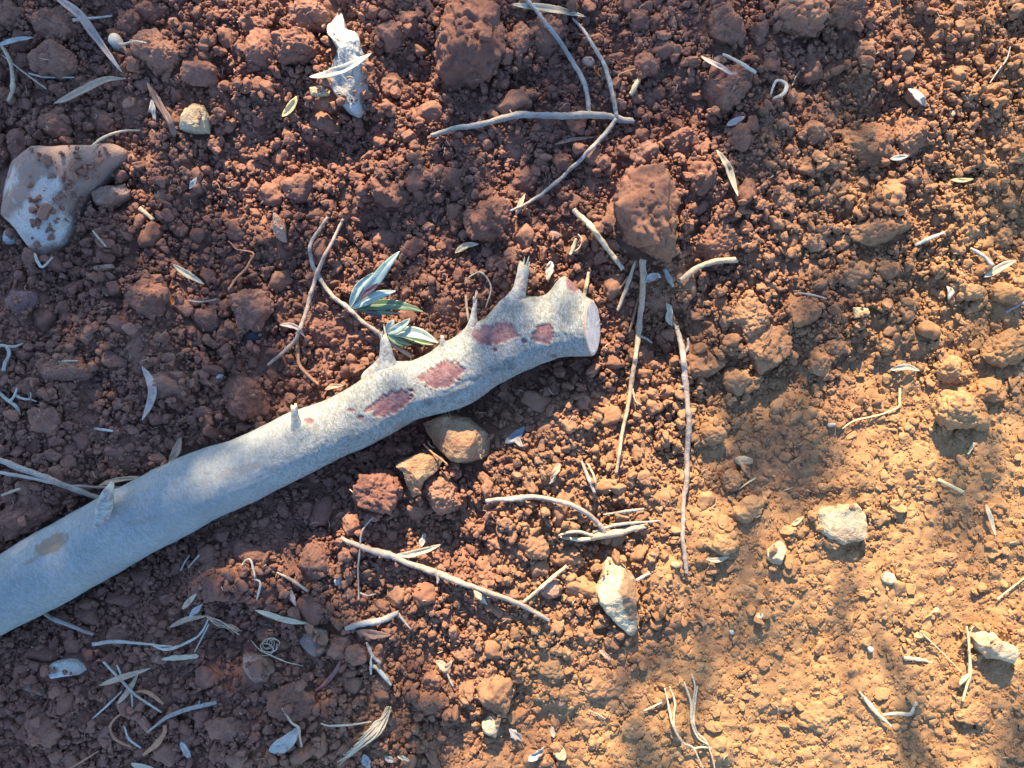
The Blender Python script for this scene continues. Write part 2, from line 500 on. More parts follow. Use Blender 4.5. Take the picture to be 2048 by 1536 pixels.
# ------------------------------------------------------------------ stones
def rock(name, label, cat, mkey, outline, height, seed, sink=0.35, facets=7, soft=0.6, n=5, rough=0.03, group=None, dirt_fn=None, parent=None, lift=0.0):
    o2 = np.array(outline, float)
    cpx = o2.mean(0)
    if len(o2) > 6:
        # area centroid keeps the star shape sane
        x, y = o2[:, 0], o2[:, 1]; x1, y1 = np.roll(x, -1), np.roll(y, -1)
        a = x * y1 - x1 * y; A = a.sum() / 2
        cpx = np.array([((x + x1) * a).sum(), ((y + y1) * a).sum()]) / (6 * A)
    cx, cy = W(*cpx)
    zb = float(np.median(hm(cx + rng.normal(0, .008, 40), cy + rng.normal(0, .008, 40), HB))) + lift
    zmid = zb + height * 0.4
    wx, wy = W(o2[:, 0], o2[:, 1], zmid)
    cx, cy = W(cpx[0], cpx[1], zmid)
    th = np.arctan2(wy - cy, wx - cx); rr = np.hypot(wx - cx, wy - cy)
    k = np.argsort(th); th = th[k]; rr = rr[k]
    # dense polygon radius by ray/segment intersection
    tt = np.linspace(-math.pi, math.pi, 361)
    thx = np.concatenate([th - 2 * math.pi, th, th + 2 * math.pi]); px_ = np.tile(rr, 3) * np.cos(thx); py_ = np.tile(rr, 3) * np.sin(thx)
    seg = np.clip(np.searchsorted(thx, tt) - 1, 0, len(thx) - 2)
    ax0, ay0, bx0, by0 = px_[seg], py_[seg], px_[seg + 1], py_[seg + 1]
    den = np.cos(tt) * (by0 - ay0) - np.sin(tt) * (bx0 - ax0)
    rad = (ax0 * (by0 - ay0) - ay0 * (bx0 - ax0)) / np.where(np.abs(den) < 1e-9, 1e-9, den)
    ker = np.ones(5) / 5
    rad = np.convolve(np.concatenate([rad[-3:-1], rad, rad[1:3]]), ker, 'valid')
    d, f = ico(n)
    g = np.random.default_rng(seed)
    ang = np.arctan2(d[:, 1], d[:, 0]); Rr = np.interp(ang, tt, rad)
    rho = np.hypot(d[:, 0], d[:, 1])
    prof = rho ** soft
    zz = np.sign(d[:, 2]) * np.abs(d[:, 2]) ** 0.8
    hv = height * (1 - sink) 
    p = np.stack([np.cos(ang) * Rr * prof, np.sin(ang) * Rr * prof, zz * hv], 1)
    # chop with planes near the top for broken faces
    for _ in range(facets):
        nrm = g.normal(size=3); nrm[2] = abs(nrm[2]) + 0.35; nrm /= np.linalg.norm(nrm)
        s = p @ nrm
        lim = np.quantile(s, g.uniform(0.88, 0.975))
        p -= np.clip(s - lim, 0, None)[:, None] * nrm * 0.9
    r0 = float(np.median(rr))
    q = p / r0
    dn = d.copy(); dn[:, 2] *= 1.5; dn /= np.linalg.norm(dn, axis=1)[:, None]
    p += dn * (r0 * (rough * 1.6 * fbm3(q * 2.2 + seed, 3, seed) + rough * 0.7 * fbm3(q * 8 + seed, 3, seed + 3)))[:, None]
    p += np.array([cx, cy, zb + hv * 0.12])
    o = mesh_obj(name, p, f, ROCKM[mkey] if isinstance(mkey, str) else mkey)
    if dirt_fn is not None:
        a = o.data.attributes.new('dirt', 'FLOAT', 'POINT')
        qx, qy = to_px(p[:, 0], p[:, 1], p[:, 2])
        a.data.foreach_set('value', dirt_fn(qx, qy).astype(np.float32))
    tag(o, label, cat, group)
    # height field: use the actual top points
    i, j = cell(p[:, 0], p[:, 1])
    up = d[:, 2] > 0
    ex = max(3, int(r0 / RES * 0.03))
    for di in range(-ex, ex + 1):
        for dj in range(-ex, ex + 1):
            np.maximum.at(HM, (np.clip(i[up] + di, 0, HM.shape[0] - 1), np.clip(j[up] + dj, 0, HM.shape[1] - 1)), p[up, 2])
    return o

def block_poly(poly, shrink=0.94, z=0.0):
    q = np.array(poly, float); c = q.mean(0); q = c + (q - c) * shrink
    px, py = to_px(GX, GY, z)
    x0, y0 = q.min(0); x1, y1 = q.max(0)
    sel = (px > x0) & (px < x1) & (py > y0) & (py < y1)
    BLOCK[sel] |= inside(px[sel], py[sel], [tuple(k) for k in q])

def ell(cx, cy, rx, ry, rot=0, n=9, seed=0, j=0.14):
    g = np.random.default_rng(seed + int(cx) * 7 + int(cy))
    t = np.linspace(0, 2 * math.pi, n, endpoint=False) + g.uniform(-.2, .2, n)
    k = 1 + g.uniform(-j, j, n)
    a = math.radians(rot)
    return [(cx + k_ * (rx * math.cos(q) * math.cos(a) - ry * math.sin(q) * math.sin(a)), cy + k_ * (rx * math.cos(q) * math.sin(a) + ry * math.sin(q) * math.cos(a))) for q, k_ in zip(t, k)]

def wedge_dirt(px, py):
    return 0.15 + 0.75 * np.exp(-(((px - 1258 - (py - 1195) * .12) / 15) ** 2 + ((py - 1192) / 46) ** 2)) + 0.25 * smooth(1235, 1270, px)

def boulder_dirt(px, py):
    w = np.exp(-(((px - 92) / 26) ** 2 + ((py - 372) / 20) ** 2)) + 1.1 * np.exp(-(((px - 70) / 60) ** 2 + ((py - 452) / 42) ** 2)) + 0.35 * np.exp(-(((px - 25) / 30) ** 2 + ((py - 360) / 40) ** 2))
    return 0.80 - 0.90 * np.clip(w, 0, 1)

STONES = [
    # name, label, mat, outline, height(m), soft, facets, lift
    ('boulder', 'big smooth rounded limestone boulder, white below and caked with red soil above', 'boulder',
     [(53, 287), (141, 287), (183, 285), (218, 280), (243, 295), (243, 316), (214, 338), (192, 362), (168, 385), (152, 410), (143, 435), (138, 455), (134, 471), (116, 494), (84, 514), (54, 500), (28, 464), (-10, 420), (-20, 352), (8, 308)], 0.042, 0.55, 2, 0.000),
    ('stone', 'flat brown-pink stone lying at the edge of the dirt-caked boulder', 'pink', [(171, 387), (200, 374), (239, 362), (255, 380), (255, 390), (233, 405), (211, 420), (179, 404)], 0.017, 0.45, 5, 0.012),
    ('stone', 'small pale tooth-shaped stone with soil specks in a sunlit patch of crumbs', 'cream', [(374, 202), (401, 202), (415, 232), (413, 262), (386, 263), (359, 258), (360, 232)], 0.017, 0.4, 4, 0.010),
    ('pebble', 'round white pebble tucked against the foot of the dirt-caked boulder', 'white', ell(17, 475, 15, 15), 0.014, 0.6, 2, 0.006),
    ('rock', 'long white chipped limestone rock half buried under clods with a grey leaf across it', 'white',
     [(612, -30), (665, -20), (683, 32), (685, 53), (714, 67), (725, 102), (729, 141), (730, 186), (713, 225), (690, 211), (672, 190), (656, 165), (665, 135), (682, 105), (665, 81), (651, 53), (645, 28)], 0.050, 0.5, 9, 0.004),
    ('stone', 'small flat soil-stained stone under the tip of the grey leaf on the white rock', 'cream', [(616, 169), (641, 172), (660, 179), (658, 190), (634, 193), (621, 190)], 0.008, 0.5, 3, 0.020),
    ('stone', 'brown wedge of stone with a pale tip standing among crumbs above the looped twig', 'pink', [(546, 422), (560, 435), (567, 454), (569, 485), (556, 478), (545, 460)], 0.016, 0.5, 4, 0.010),
    ('rock', 'chunky ochre rock with a sunlit face lying against the underside of the log', 'brown',
     [(841, 845), (887, 827), (940, 839), (968, 862), (987, 883), (982, 922), (971, 936), (935, 932), (901, 925), (869, 894), (852, 869)], 0.062, 0.45, 9, 0.004),
    ('stone', 'flat three-cornered ochre stone wedged between red clods below the log', 'brown',
     [(785, 929), (848, 904), (887, 918), (873, 943), (848, 961), (838, 985), (823, 999), (812, 971), (806, 945)], 0.034, 0.42, 6, 0.014),
    ('rock', 'tall pale wedge-shaped rock with a brown stained side casting a sharp shadow', 'wedge',
     [(1221, 1112), (1243, 1126), (1271, 1151), (1276, 1200), (1278, 1235), (1276, 1267), (1260, 1275), (1246, 1263), (1225, 1242), (1211, 1228), (1193, 1203), (1190, 1186), (1204, 1158), (1211, 1130)], 0.050, 0.62, 4, 0.0),
    ('rock', 'squarish cream rock with a scalloped upper edge set in smooth sunlit soil', 'cream',
     [(1633, 1028), (1649, 1015), (1684, 1012), (1719, 1010), (1731, 1031), (1737, 1073), (1733, 1079), (1691, 1089), (1659, 1080), (1638, 1063), (1629, 1045)], 0.022, 0.28, 2, -0.002),
    ('rock', 'jagged layered beige rock beside the upright dry grass stem', 'cream',
     [(1948, 1277), (1962, 1263), (1986, 1263), (2004, 1284), (2035, 1295), (2039, 1305), (2028, 1328), (2000, 1319), (1976, 1319), (1958, 1298)], 0.028, 0.42, 4, 0.002),
    ('stone', 'small rough beige stone standing in sunlit crust beside shaded clods', 'cream', [(1536, 1101), (1568, 1084), (1575, 1098), (1561, 1130), (1545, 1128), (1536, 1119)], 0.020, 0.5, 6, 0.0),
    ('pebble', 'oblong white pebble in deep shade below the log', 'white', [(91, 1341), (102, 1327), (130, 1323), (151, 1328), (165, 1348), (134, 1353), (102, 1358)], 0.016, 0.45, 4, 0.004),
    ('stone', 'flat grey-brown stone lying just below the oblong white pebble', 'grey', [(42, 1379), (53, 1362), (84, 1372), (102, 1386), (81, 1392)], 0.010, 0.5, 3, 0.005),
    ('stone', 'lumpy white and pink stone in shade near tangled pale rootlets', 'pink', [(480, 1316), (500, 1313), (520, 1314), (545, 1330), (549, 1343), (530, 1368), (505, 1372), (490, 1355), (482, 1335)], 0.024, 0.5, 7, 0.003),
    ('stone', 'grey-brown stone with one white chipped patch on its side', 'grey', [(598, 1284), (620, 1256), (651, 1267), (655, 1298), (641, 1319), (613, 1305)], 0.024, 0.5, 6, 0.003),
    ('stone', 'small white splinter of stone above the grey bent stick', 'white', [(667, 1161), (676, 1144), (686, 1147), (683, 1172), (669, 1172)], 0.010, 0.5, 3, 0.007),
    ('stone', 'smooth bright cream flake of stone on the border of sun and shade', 'cream', [(985, 1430), (1001, 1443), (996, 1462), (992, 1478), (968, 1467), (964, 1450)], 0.013, 0.4, 4, 0.006),
    ('stone', 'yellow cone-shaped stone beside shrivelled grey-green leaf scraps', 'cream', [(1105, 1509), (1127, 1495), (1135, 1513), (1130, 1523), (1114, 1520)], 0.014, 0.5, 3, 0.004),
    ('stone', 'mauve-brown flat stone shaped like a leaf in deep shade', 'purple', [(0, 597), (32, 581), (65, 583), (67, 605), (39, 630), (14, 612)], 0.015, 0.5, 4, 0.010),
    ('stone', 'broad tan stone sunk level with the soil beside the short grey stick', 'pink', ell(1102, 1178, 24, 20, -30), 0.012, 0.45, 3, 0.002),
    ('stone', 'pale yellow flake of stone in the crust among shaded clods', 'cream', [(1472, 915), (1490, 912), (1508, 918), (1506, 928), (1482, 932), (1470, 925)], 0.011, 0.5, 4, 0.004),
    ('stone', 'little five-sided cream chip beside the long knotty stick', 'cream', ell(1345, 850, 8, 9, 20, 6), 0.008, 0.5, 2, 0.004),
    ('stone', 'two-tone cream and grey pebble in the dark hollow between clods', 'cream', [(1710, 613), (1737, 616), (1740, 624), (1738, 632), (1712, 637)], 0.014, 0.5, 4, 0.010),
    ('pebble', 'tan oval pebble between the two upper prongs of the forked twig', 'pink', ell(1179, 123, 14, 11, 10), 0.012, 0.6, 2, 0.010),
    ('pebble', 'tan rounded pebble under the pair of dry straws', 'pink', ell(1438, 121, 14, 11, -20), 0.012, 0.6, 2, 0.008),
    ('pebble', 'brown-grey rounded pebble at the foot of the dark crumbly clod', 'grey', ell(927, 469, 12, 12), 0.012, 0.6, 2, 0.008),
    ('pebble', 'tiny white seed-like pebble near the bent hair-thin stem', 'white', ell(1664, 850, 8, 4.5, -8), 0.006, 0.6, 1, 0.004),
    ('pebble', 'cream pebble lying loose on smooth soil near the beige standing stone', 'cream', ell(1519, 1235, 13, 7, -35), 0.009, 0.55, 2, 0.003),
    ('pebble', 'little white chip on sunlit crust below the squarish cream rock', 'white', ell(1742, 1300, 5.5, 6), 0.006, 0.5, 2, 0.003),
    ('pebble', 'yellowish embedded pebble below the squarish cream rock', 'cream', ell(1779, 1158, 17, 12, 10), 0.010, 0.5, 3, 0.0),
    ('pebble', 'small yellow pebble against the foot of the pale wedge-shaped rock', 'cream', ell(1228, 1267, 9, 11), 0.008, 0.5, 2, 0.003),
    ('pebble', 'thin tan chip standing beside the brown stained side of the wedge rock', 'pink', ell(1294, 1232, 5, 12, 8), 0.008, 0.5, 2, 0.003),
    ('pebble', 'tan oval pebble at the tip of the long knotty stick', 'cream', ell(1353, 1131, 11, 6, 5), 0.008, 0.55, 2, 0.003),
    ('pebble', 'pale pink embedded pebble in crusted soil above the yellow cone stone', 'pink', ell(1121, 1404, 12, 9, -10), 0.009, 0.5, 2, 0.002),
    ('charcoal', 'dark blue-grey flake of charcoal on shaded soil above the log', 'char', [(487, 670), (500, 660), (518, 662), (524, 668), (512, 684), (492, 688)], 0.012, 0.5, 5, 0.008),
    ('stone', 'thin pink-white flake of stone above the cream straw leaf', 'pink', [(178, 530), (200, 531), (222, 527), (226, 536), (204, 544), (186, 538)], 0.008, 0.5, 3, 0.010),
    ('stone', 'small pink-white flake in dark soil beside the tan leaf on top of tilled earth', 'pink', ell(255, 204, 16, 9, -15), 0.008, 0.5, 3, 0.009),
    ('stone', 'pinkish crumb of stone above the bleached straw in deep shade', 'pink', ell(309, 1261, 11, 9, -20), 0.009, 0.5, 4, 0.004),
    ('stone', 'pale grey chip caught in a crumbly clod above the log', 'white', ell(436, 753, 9, 6, -30), 0.009, 0.5, 3, 0.012),
    ('pebble', 'tiny white bead of stone in crust near the dry root strands', 'white', ell(1464, 1265, 5, 5), 0.005, 0.6, 1, 0.002),
    ('pebble', 'tiny cream chip beside the blue leaf scrap on sunlit crumbs', 'cream', ell(1905, 227, 6, 7), 0.007, 0.5, 2, 0.006),
    ('pebble', 'brown oval pebble among crumbs near the broken tip of the forked twig', 'grey', ell(1109, 471, 17, 9, 12), 0.009, 0.55, 2, 0.010),
]
for k, (nm, lab, mk, ol, h, soft, fac, lift) in enumerate(STONES):
    big = max(np.ptp(np.array(ol)[:, 0]), np.ptp(np.array(ol)[:, 1]))
    if big < 45: h, soft, lift = h * 0.72, soft + 0.12, lift * 0.8
    rock(nm, lab, nm if nm != 'charcoal' else 'charcoal', mk, ol, h, 100 + k, soft=soft, facets=fac, n=6 if big > 60 else (5 if big > 30 else 4),
         rough=0.016 if nm == 'boulder' else 0.055, dirt_fn=boulder_dirt if nm == 'boulder' else wedge_dirt if mk == 'wedge' else None, lift=lift)
    if nm == 'boulder':
        block_poly(ol, 0.93)
        BLOCK &= (rng.random(BLOCK.shape) < 0.86) | (GX < W(100, 0)[0])
    else:
        block_poly(ol, 0.95)

# ------------------------------------------------------------------ the log
def catmull(P_, step):
    P_ = np.asarray(P_, float)
    Q = np.vstack([2 * P_[0] - P_[1], P_, 2 * P_[-1] - P_[-2]])
    out = []
    for i in range(1, len(Q) - 2):
        L = np.linalg.norm(Q[i + 1][:2] - Q[i][:2])
        n = max(2, int(L / step))
        t = np.linspace(0, 1, n, endpoint=False)[:, None]
        a, b, c, d = Q[i - 1], Q[i], Q[i + 1], Q[i + 2]
        out.append(0.5 * (2 * b + (c - a) * t + (2 * a - 5 * b + 4 * c - d) * t * t + (3 * b - a - 3 * c + d) * t ** 3))
    out.append(P_[-1:])
    return np.vstack(out)

def log_axis_z(px):
    return 0.021 + 0.012 * smooth(200, 1200, px)

def build_log():
    root = thing('felled_log', 'pale grey smooth-barked olive log with maroon patches and a sawn end', 'log', (*W(600, 890), 0.0))
    st = catmull(LOG_ST, 2.2)
    zc = log_axis_z(st[:, 0])
    wx, wy = W(st[:, 0], st[:, 1], zc)
    rad = st[:, 2] * SC * (CAMH - zc) / CAMH
    P0 = np.stack([wx, wy, zc], 1)
    T = np.gradient(P0, axis=0); T /= np.linalg.norm(T, axis=1)[:, None]
    Tn = T.copy()
    kk = np.ones(41) / 41
    for c in range(3):
        Tn[:, c] = np.convolve(np.pad(T[:, c], 20, mode='edge'), kk, 'valid')
    T = Tn / np.linalg.norm(Tn, axis=1)[:, None]
    B = np.cross(np.array([0, 0, 1.0]), T); B /= np.linalg.norm(B, axis=1)[:, None]     # towards image top
    U = np.cross(T, B)
    nr = 150
    ph = np.linspace(0, 2 * math.pi, nr, endpoint=False)
    n = len(P0)
    s = np.concatenate([[0], np.cumsum(np.linalg.norm(np.diff(P0, axis=0), axis=1))])
    SS, PH = np.meshgrid(s, ph, indexing='ij')
    RR = np.repeat(rad[:, None], nr, 1)
    dirs = np.cos(PH)[..., None] * B[:, None, :] + np.sin(PH)[..., None] * U[:, None, :]
    base = P0[:, None, :] + dirs * RR[..., None]
    flat = base.reshape(-1, 3)
    px, py = to_px(flat[:, 0], flat[:, 1], flat[:, 2])
    up = np.sin(PH).ravel() > -0.15
    cyl = np.stack([SS.ravel() * 1.0, np.cos(PH).ravel() * 0.033, np.sin(PH).ravel() * 0.033], 1)
    disp = 0.0022 * fbm3(cyl * np.array([22, 26, 26]), 3, 61)
    disp += 0.0006 * fbm3(cyl * np.array([90, 160, 160]), 3, 62)
    wr = fbm3(cyl * np.array([420, 170, 170]) + 0.6 * fbm3(cyl * 90, 2, 64)[:, None], 3, 63, 0.6)
    fine_amt = 0.5 + 0.5 * smooth(450, 720, px)
    disp += 0.00034 * wr * fine_amt
    # maroon patches where the pale bark skin has come away
    PAT = [(785, 806, 46, 22, -28), (752, 812, 26, 7, -25), (885, 750, 44, 25, -18), (858, 752, 26, 10, -10), (995, 668, 44, 22, -8), (965, 672, 22, 12, 10),
           (1088, 668, 22, 22, 30), (1148, 600, 11, 8, 0), (1142, 580, 8, 6, 40), (618, 842, 8, 5, 0), (700, 820, 10, 3, 0), (772, 709, 8, 14, 5), (1048, 682, 6, 5, 0),
           (720, 835, 7, 5, 0), (990, 700, 5, 4, 0), (1108, 712, 9, 3, 0), (948, 640, 8, 18, 0)]
    pat = np.full(len(px), -9.0)
    for (cx, cy, a, b, r) in PAT:
        r = math.radians(r)
        u = ((px - cx) * math.cos(r) + (py - cy) * math.sin(r)) / a; v = (-(px - cx) * math.sin(r) + (py - cy) * math.cos(r)) / b
        pat = np.maximum(pat, 1 - np.sqrt(u * u + v * v))
    pat = np.where(up, pat, -1)
    pn = 0.48 * fbm3(cyl * np.array([170, 140, 140]), 4, 66, 0.68) + 0.16 * fbm3(cyl * 620, 2, 67)
    m = smooth(-0.02, 0.10, pat + pn)
    m = np.where(pat < -0.45, 0, m)
    disp -= 0.0011 * m
    disp += 0.0006 * smooth(-0.22, -0.04, pat + pn) * (1 - m) * (0.5 + 0.5 * fbm3(cyl * 240, 2, 69))
    # brown smears and dark knots
    def blob(cx, cy, a, b, r):
        r = math.radians(r)
        u = ((px - cx) * math.cos(r) + (py - cy) * math.sin(r)) / a; v = (-(px - cx) * math.sin(r) + (py - cy) * math.cos(r)) / b
        return np.where(up, np.exp(-(u * u + v * v)), 0)
    stain = smooth(0.30, 0.50, blob(100, 1089, 36, 17, -28) + 0.25 * fbm3(cyl * 200, 2, 70)) + 0.7 * smooth(0.3, 0.6, blob(800, 850, 17, 8, -20)) + 0.5 * smooth(0.3, 0.7, blob(60, 1122, 20, 6, -28))
    stain += 0.35 * smooth(0.25, 0.8, blob(285, 1042, 46, 8, -14)) + 0.3 * smooth(0.2, 0.7, blob(480, 940, 60, 7, -16))
    stain = np.clip(stain, 0, 1)
    knot = np.clip(blob(1018, 730, 10, 12, 20) + blob(858, 805, 10, 7, 0) + 0.8 * blob(940, 762, 20, 5, -20) + 0.7 * blob(985, 740, 16, 6, -20), 0, 1)
    disp -= 0.0030 * blob(1018, 730, 8, 11, 20) + 0.0016 * blob(858, 805, 8, 5, 0) - 0.0024 * blob(1018, 730, 22, 24, 20) - 0.0018 * blob(858, 805, 20, 16, 0)
    disp -= 0.0012 * knot * (0.5 + fbm3(cyl * 300, 2, 71))
    # swellings round the branch stubs
    for (cx, cy, a, b, r, h) in [(770, 748, 42, 30, -20, .008), (592, 852, 26, 22, -20, .005), (1028, 622, 44, 30, -20, .009), (1133, 596, 30, 30, 0, .021), (945, 655, 26, 18, -20, .004),
                                 (885, 692, 24, 14, -20, .003), (205, 1050, 26, 42, 12, .006)]:
        disp += h * blob(cx, cy, a, b, r)
    # flaking lower edge
    low = smooth(0.1, -0.35, np.sin(PH).ravel()) * (np.cos(PH).ravel() < 0)
    flat = flat + dirs.reshape(-1, 3) * disp[:, None]
    # sawn end leans so that its face looks a little upward
    tilt = (smooth(n - 40, n, np.arange(n))[:, None] * np.ones(nr)[None]).ravel()
    flat -= np.repeat(T, nr, 0) * (np.sin(PH).ravel() * RR.ravel() * math.tan(math.radians(21)) * tilt)[:, None]
    # rounded bark lip at the cut
    end = smooth(n - 3, n - 1, np.arange(n))
    ctr = np.repeat(P0, nr, 0)
    q = np.arange(n - 1)[:, None] * nr; k = np.arange(nr)[None]
    faces = np.stack([q + k, q + (k + 1) % nr, q + nr + (k + 1) % nr, q + nr + k], -1).reshape(-1, 4)
    mat, nt, bs = nodes('olive_bark')
    g = N(nt, 'ShaderNodeNewGeometry'); pos = g.outputs['Position']
    at = lambda nme: N(nt, 'ShaderNodeAttribute', attribute_name=nme).outputs['Fac']
    uvn = N(nt, 'ShaderNodeUVMap')
    mp = N(nt, 'ShaderNodeMapping'); nt.links.new(uvn.outputs[0], mp.inputs[0]); mp.inputs['Scale'].default_value = (430, 190, 1)
    w1 = tex(nt, mp.outputs[0], 1.0, 5, 0.65, 1.2)
    w2 = tex(nt, mp.outputs[0], 3.1, 4, 0.6, 0.6)
    n1 = tex(nt, pos, 16, 4, 0.6)
    n3 = tex(nt, pos, 130, 4, 0.65)
    skin = mixc(nt, ramp(nt, n1, [(0.35, 0.0), (0.65, 1.0)]), (0.285, 0.285, 0.265), (0.225, 0.23, 0.22))
    wf = math_(nt, 'MULTIPLY', ramp(nt, w1, [(0.42, 0.95), (0.58, 0.0)]), at('fine'))
    skin = mixc(nt, wf, skin, (0.15, 0.135, 0.10))
    skin = mixc(nt, ramp(nt, n3, [(0.57, 0.0), (0.75, 0.3)]), skin, (0.35, 0.34, 0.30))
    skin = mixc(nt, ramp(nt, tex(nt, pos, 40, 4, .7), [(0.60, 0.0), (0.74, 0.28)]), skin, (0.36, 0.29, 0.17))
    col = mixc(nt, at('stain'), skin, (0.19, 0.135, 0.09))
    mar = mixc(nt, ramp(nt, w1, [(0.35, 0.0), (0.65, 1.0)]), (0.105, 0.036, 0.040), (0.20, 0.075, 0.075))
    mar = mixc(nt, ramp(nt, tex(nt, pos, 700, 2), [(0.64, 0.0), (0.72, 0.45)]), mar, (0.36, 0.26, 0.22))
    mar = mixc(nt, ramp(nt, tex(nt, pos, 95, 5, .7), [(0.45, 0.0), (0.68, 0.55)]), mar, (0.27, 0.17, 0.145))
    col = mixc(nt, math_(nt, 'MULTIPLY', at('maroon'), 0.93), col, mar)
    col = mixc(nt, math_(nt, 'MULTIPLY', at('knot'), ramp(nt, n3, [(0.40, 0.9), (0.6, 0.1)])), col, (0.07, 0.06, 0.05))
    col = mixc(nt, ramp(nt, tex(nt, pos, 210, 5, .75), [(0.60, 0.0), (0.74, 0.35)]), col, (0.30, 0.20, 0.13))
    sm = tex(nt, mp.outputs[0], 0.22, 5, .7)
    col = mixc(nt, ramp(nt, sm, [(0.52, 0.0), (0.70, 0.30)]), col, (0.21, 0.20, 0.17))
    nt.links.new(col, bs.inputs['Base Color'])
    bs.inputs['Roughness'].default_value = 0.72
    bs.inputs['Specular IOR Level'].default_value = 0.3
    hh = math_(nt, 'ADD', math_(nt, 'MULTIPLY', w1, at('fine')), math_(nt, 'MULTIPLY', w2, 0.45))
    bump(nt, bs, hh, 0.8, 0.0018)
    me = fast_mesh('bark', flat, faces, mat)
    for nme, arr in (('maroon', m), ('stain', stain), ('knot', knot), ('fine', fine_amt)):
        a = me.attributes.new(nme, 'FLOAT', 'POINT'); a.data.foreach_set('value', arr.astype(np.float32))
    lay = me.uv_layers.new(name='UVMap')
    idx = np.empty(len(me.loops), np.int32); me.loops.foreach_get('vertex_index', idx)
    lay.data.foreach_set('uv', np.stack([SS.ravel(), PH.ravel() * 0.033 + 0], 1).astype(np.float32)[idx].ravel())
    bark = bpy.data.objects.new('bark', me); C.objects.link(bark); adopt(bark, root)
    # cut face
    last = flat.reshape(n, nr, 3)[-1]
    c0 = last.mean(0)
    rings = [last]
    for f_ in (0.985, 0.95, 0.88, 0.75, 0.6, 0.45, 0.3, 0.15):
        rr = c0 + (last - c0) * f_
        nn = fbm3(rr * np.array([60, 400, 400]), 2, 88)
        rr = rr + T[-1] * (0.0012 + 0.0002 * nn)[:, None] if f_ < 0.98 else rr + T[-1] * 0.0006
        rings.append(rr)
    V = np.vstack(rings + [c0[None] + T[-1] * 0.0012])
    F = []
    for a in range(len(rings) - 1):
        for b in range(nr):
            F.append([a * nr + b, a * nr + (b + 1) % nr, (a + 1) * nr + (b + 1) % nr, (a + 1) * nr + b])
    a = (len(rings) - 1) * nr
    for b in range(nr): F.append([a + b, a + (b + 1) % nr, len(V) - 1])
    cm, nt, bs = nodes('sawn_olive_wood')
    g = N(nt, 'ShaderNodeNewGeometry'); pos = g.outputs['Position']
    mp = N(nt, 'ShaderNodeMapping'); nt.links.new(pos, mp.inputs[0]); mp.inputs['Scale'].default_value = (300, 90, 60); mp.inputs['Rotation'].default_value = (0.3, 0.2, 0.5)
    st_ = tex(nt, mp.outputs[0], 1.0, 4, .65)
    at2 = N(nt, 'ShaderNodeAttribute', attribute_name='rim').outputs['Fac']
    wcol = mixc(nt, ramp(nt, st_, [(0.36, 0.0), (0.64, 1.0)]), (0.52, 0.40, 0.32), (0.70, 0.62, 0.53))
    at3 = N(nt, 'ShaderNodeAttribute', attribute_name='growth').outputs['Fac']
    rg = math_(nt, 'SINE', math_(nt, 'ADD', math_(nt, 'MULTIPLY', at3, 62.0), math_(nt, 'MULTIPLY', tex(nt, pos, 120, 3), 7.0)))
    wcol = mixc(nt, maprange(nt, rg, 0.35, 1.0), wcol, (0.42, 0.30, 0.21))
    wcol = mixc(nt, ramp(nt, tex(nt, pos, 260, 4, .7), [(0.55, 0.0), (0.7, 0.5)]), wcol, (0.40, 0.27, 0.18))
    wcol = mixc(nt, at2, wcol, (0.30, 0.17, 0.10))
    nt.links.new(wcol, bs.inputs['Base Color']); bs.inputs['Roughness'].default_value = 0.8
    bump(nt, bs, st_, 0.4, 0.0008)
    cf = mesh_obj('cut_face', V, F, cm)
    rim = np.concatenate([np.full(nr, 1.0), np.full(nr, 0.9), np.full(nr, 0.55)] + [np.zeros(nr)] * (len(rings) - 3) + [np.zeros(1)])
    a = cf.data.attributes.new('rim', 'FLOAT', 'POINT'); a.data.foreach_set('value', rim.astype(np.float32))
    gr = np.concatenate([np.full(nr, f_) for f_ in (1.0, 0.985, 0.95, 0.88, 0.75, 0.6, 0.45, 0.3, 0.15)] + [np.zeros(1)])
    a = cf.data.attributes.new('growth', 'FLOAT', 'POINT'); a.data.foreach_set('value', gr.astype(np.float32))
    adopt(cf, root)
    # far end cap (outside the frame)
    first = flat.reshape(n, nr, 3)[0]
    cap = mesh_obj('far_end', np.vstack([first, first.mean(0)[None]]), [[(b + 1) % nr, b, nr] for b in range(nr)], cm)
    a = cap.data.attributes.new('rim', 'FLOAT', 'POINT'); a.data.foreach_set('value', np.zeros(nr + 1, np.float32))
    adopt(cap, root)
    # branch stubs: pixel path with heights above the ground and widths
    bark_plain, nt, bs = nodes('stub_bark')
    g = N(nt, 'ShaderNodeNewGeometry'); pos = g.outputs['Position']
    uvn = N(nt, 'ShaderNodeUVMap')
    mp = N(nt, 'ShaderNodeMapping'); nt.links.new(uvn.outputs[0], mp.inputs[0]); mp.inputs['Scale'].default_value = (160, 300, 1)
    wv = tex(nt, mp.outputs[0], 1.0, 4, 0.6, 0.8)
    n3 = tex(nt, pos, 120, 4, .6)
    kc = mixc(nt, ramp(nt, wv, [(0.40, 0.0), (0.58, 1.0)]), (0.20, 0.18, 0.14), (0.33, 0.315, 0.27))
    kc = mixc(nt, ramp(nt, n3, [(0.58, 0.0), (0.66, 0.8)]), kc, (0.23, 0.09, 0.08))
    tipf = N(nt, 'ShaderNodeAttribute', attribute_name='tip').outputs['Fac']
    kc = mixc(nt, tipf, kc, mixc(nt, n3, (0.62, 0.52, 0.34), (0.46, 0.33, 0.2)))
    nt.links.new(kc, bs.inputs['Base Color']); bs.inputs['Roughness'].default_value = 0.8
    bump(nt, bs, wv, 0.7, 0.0012)
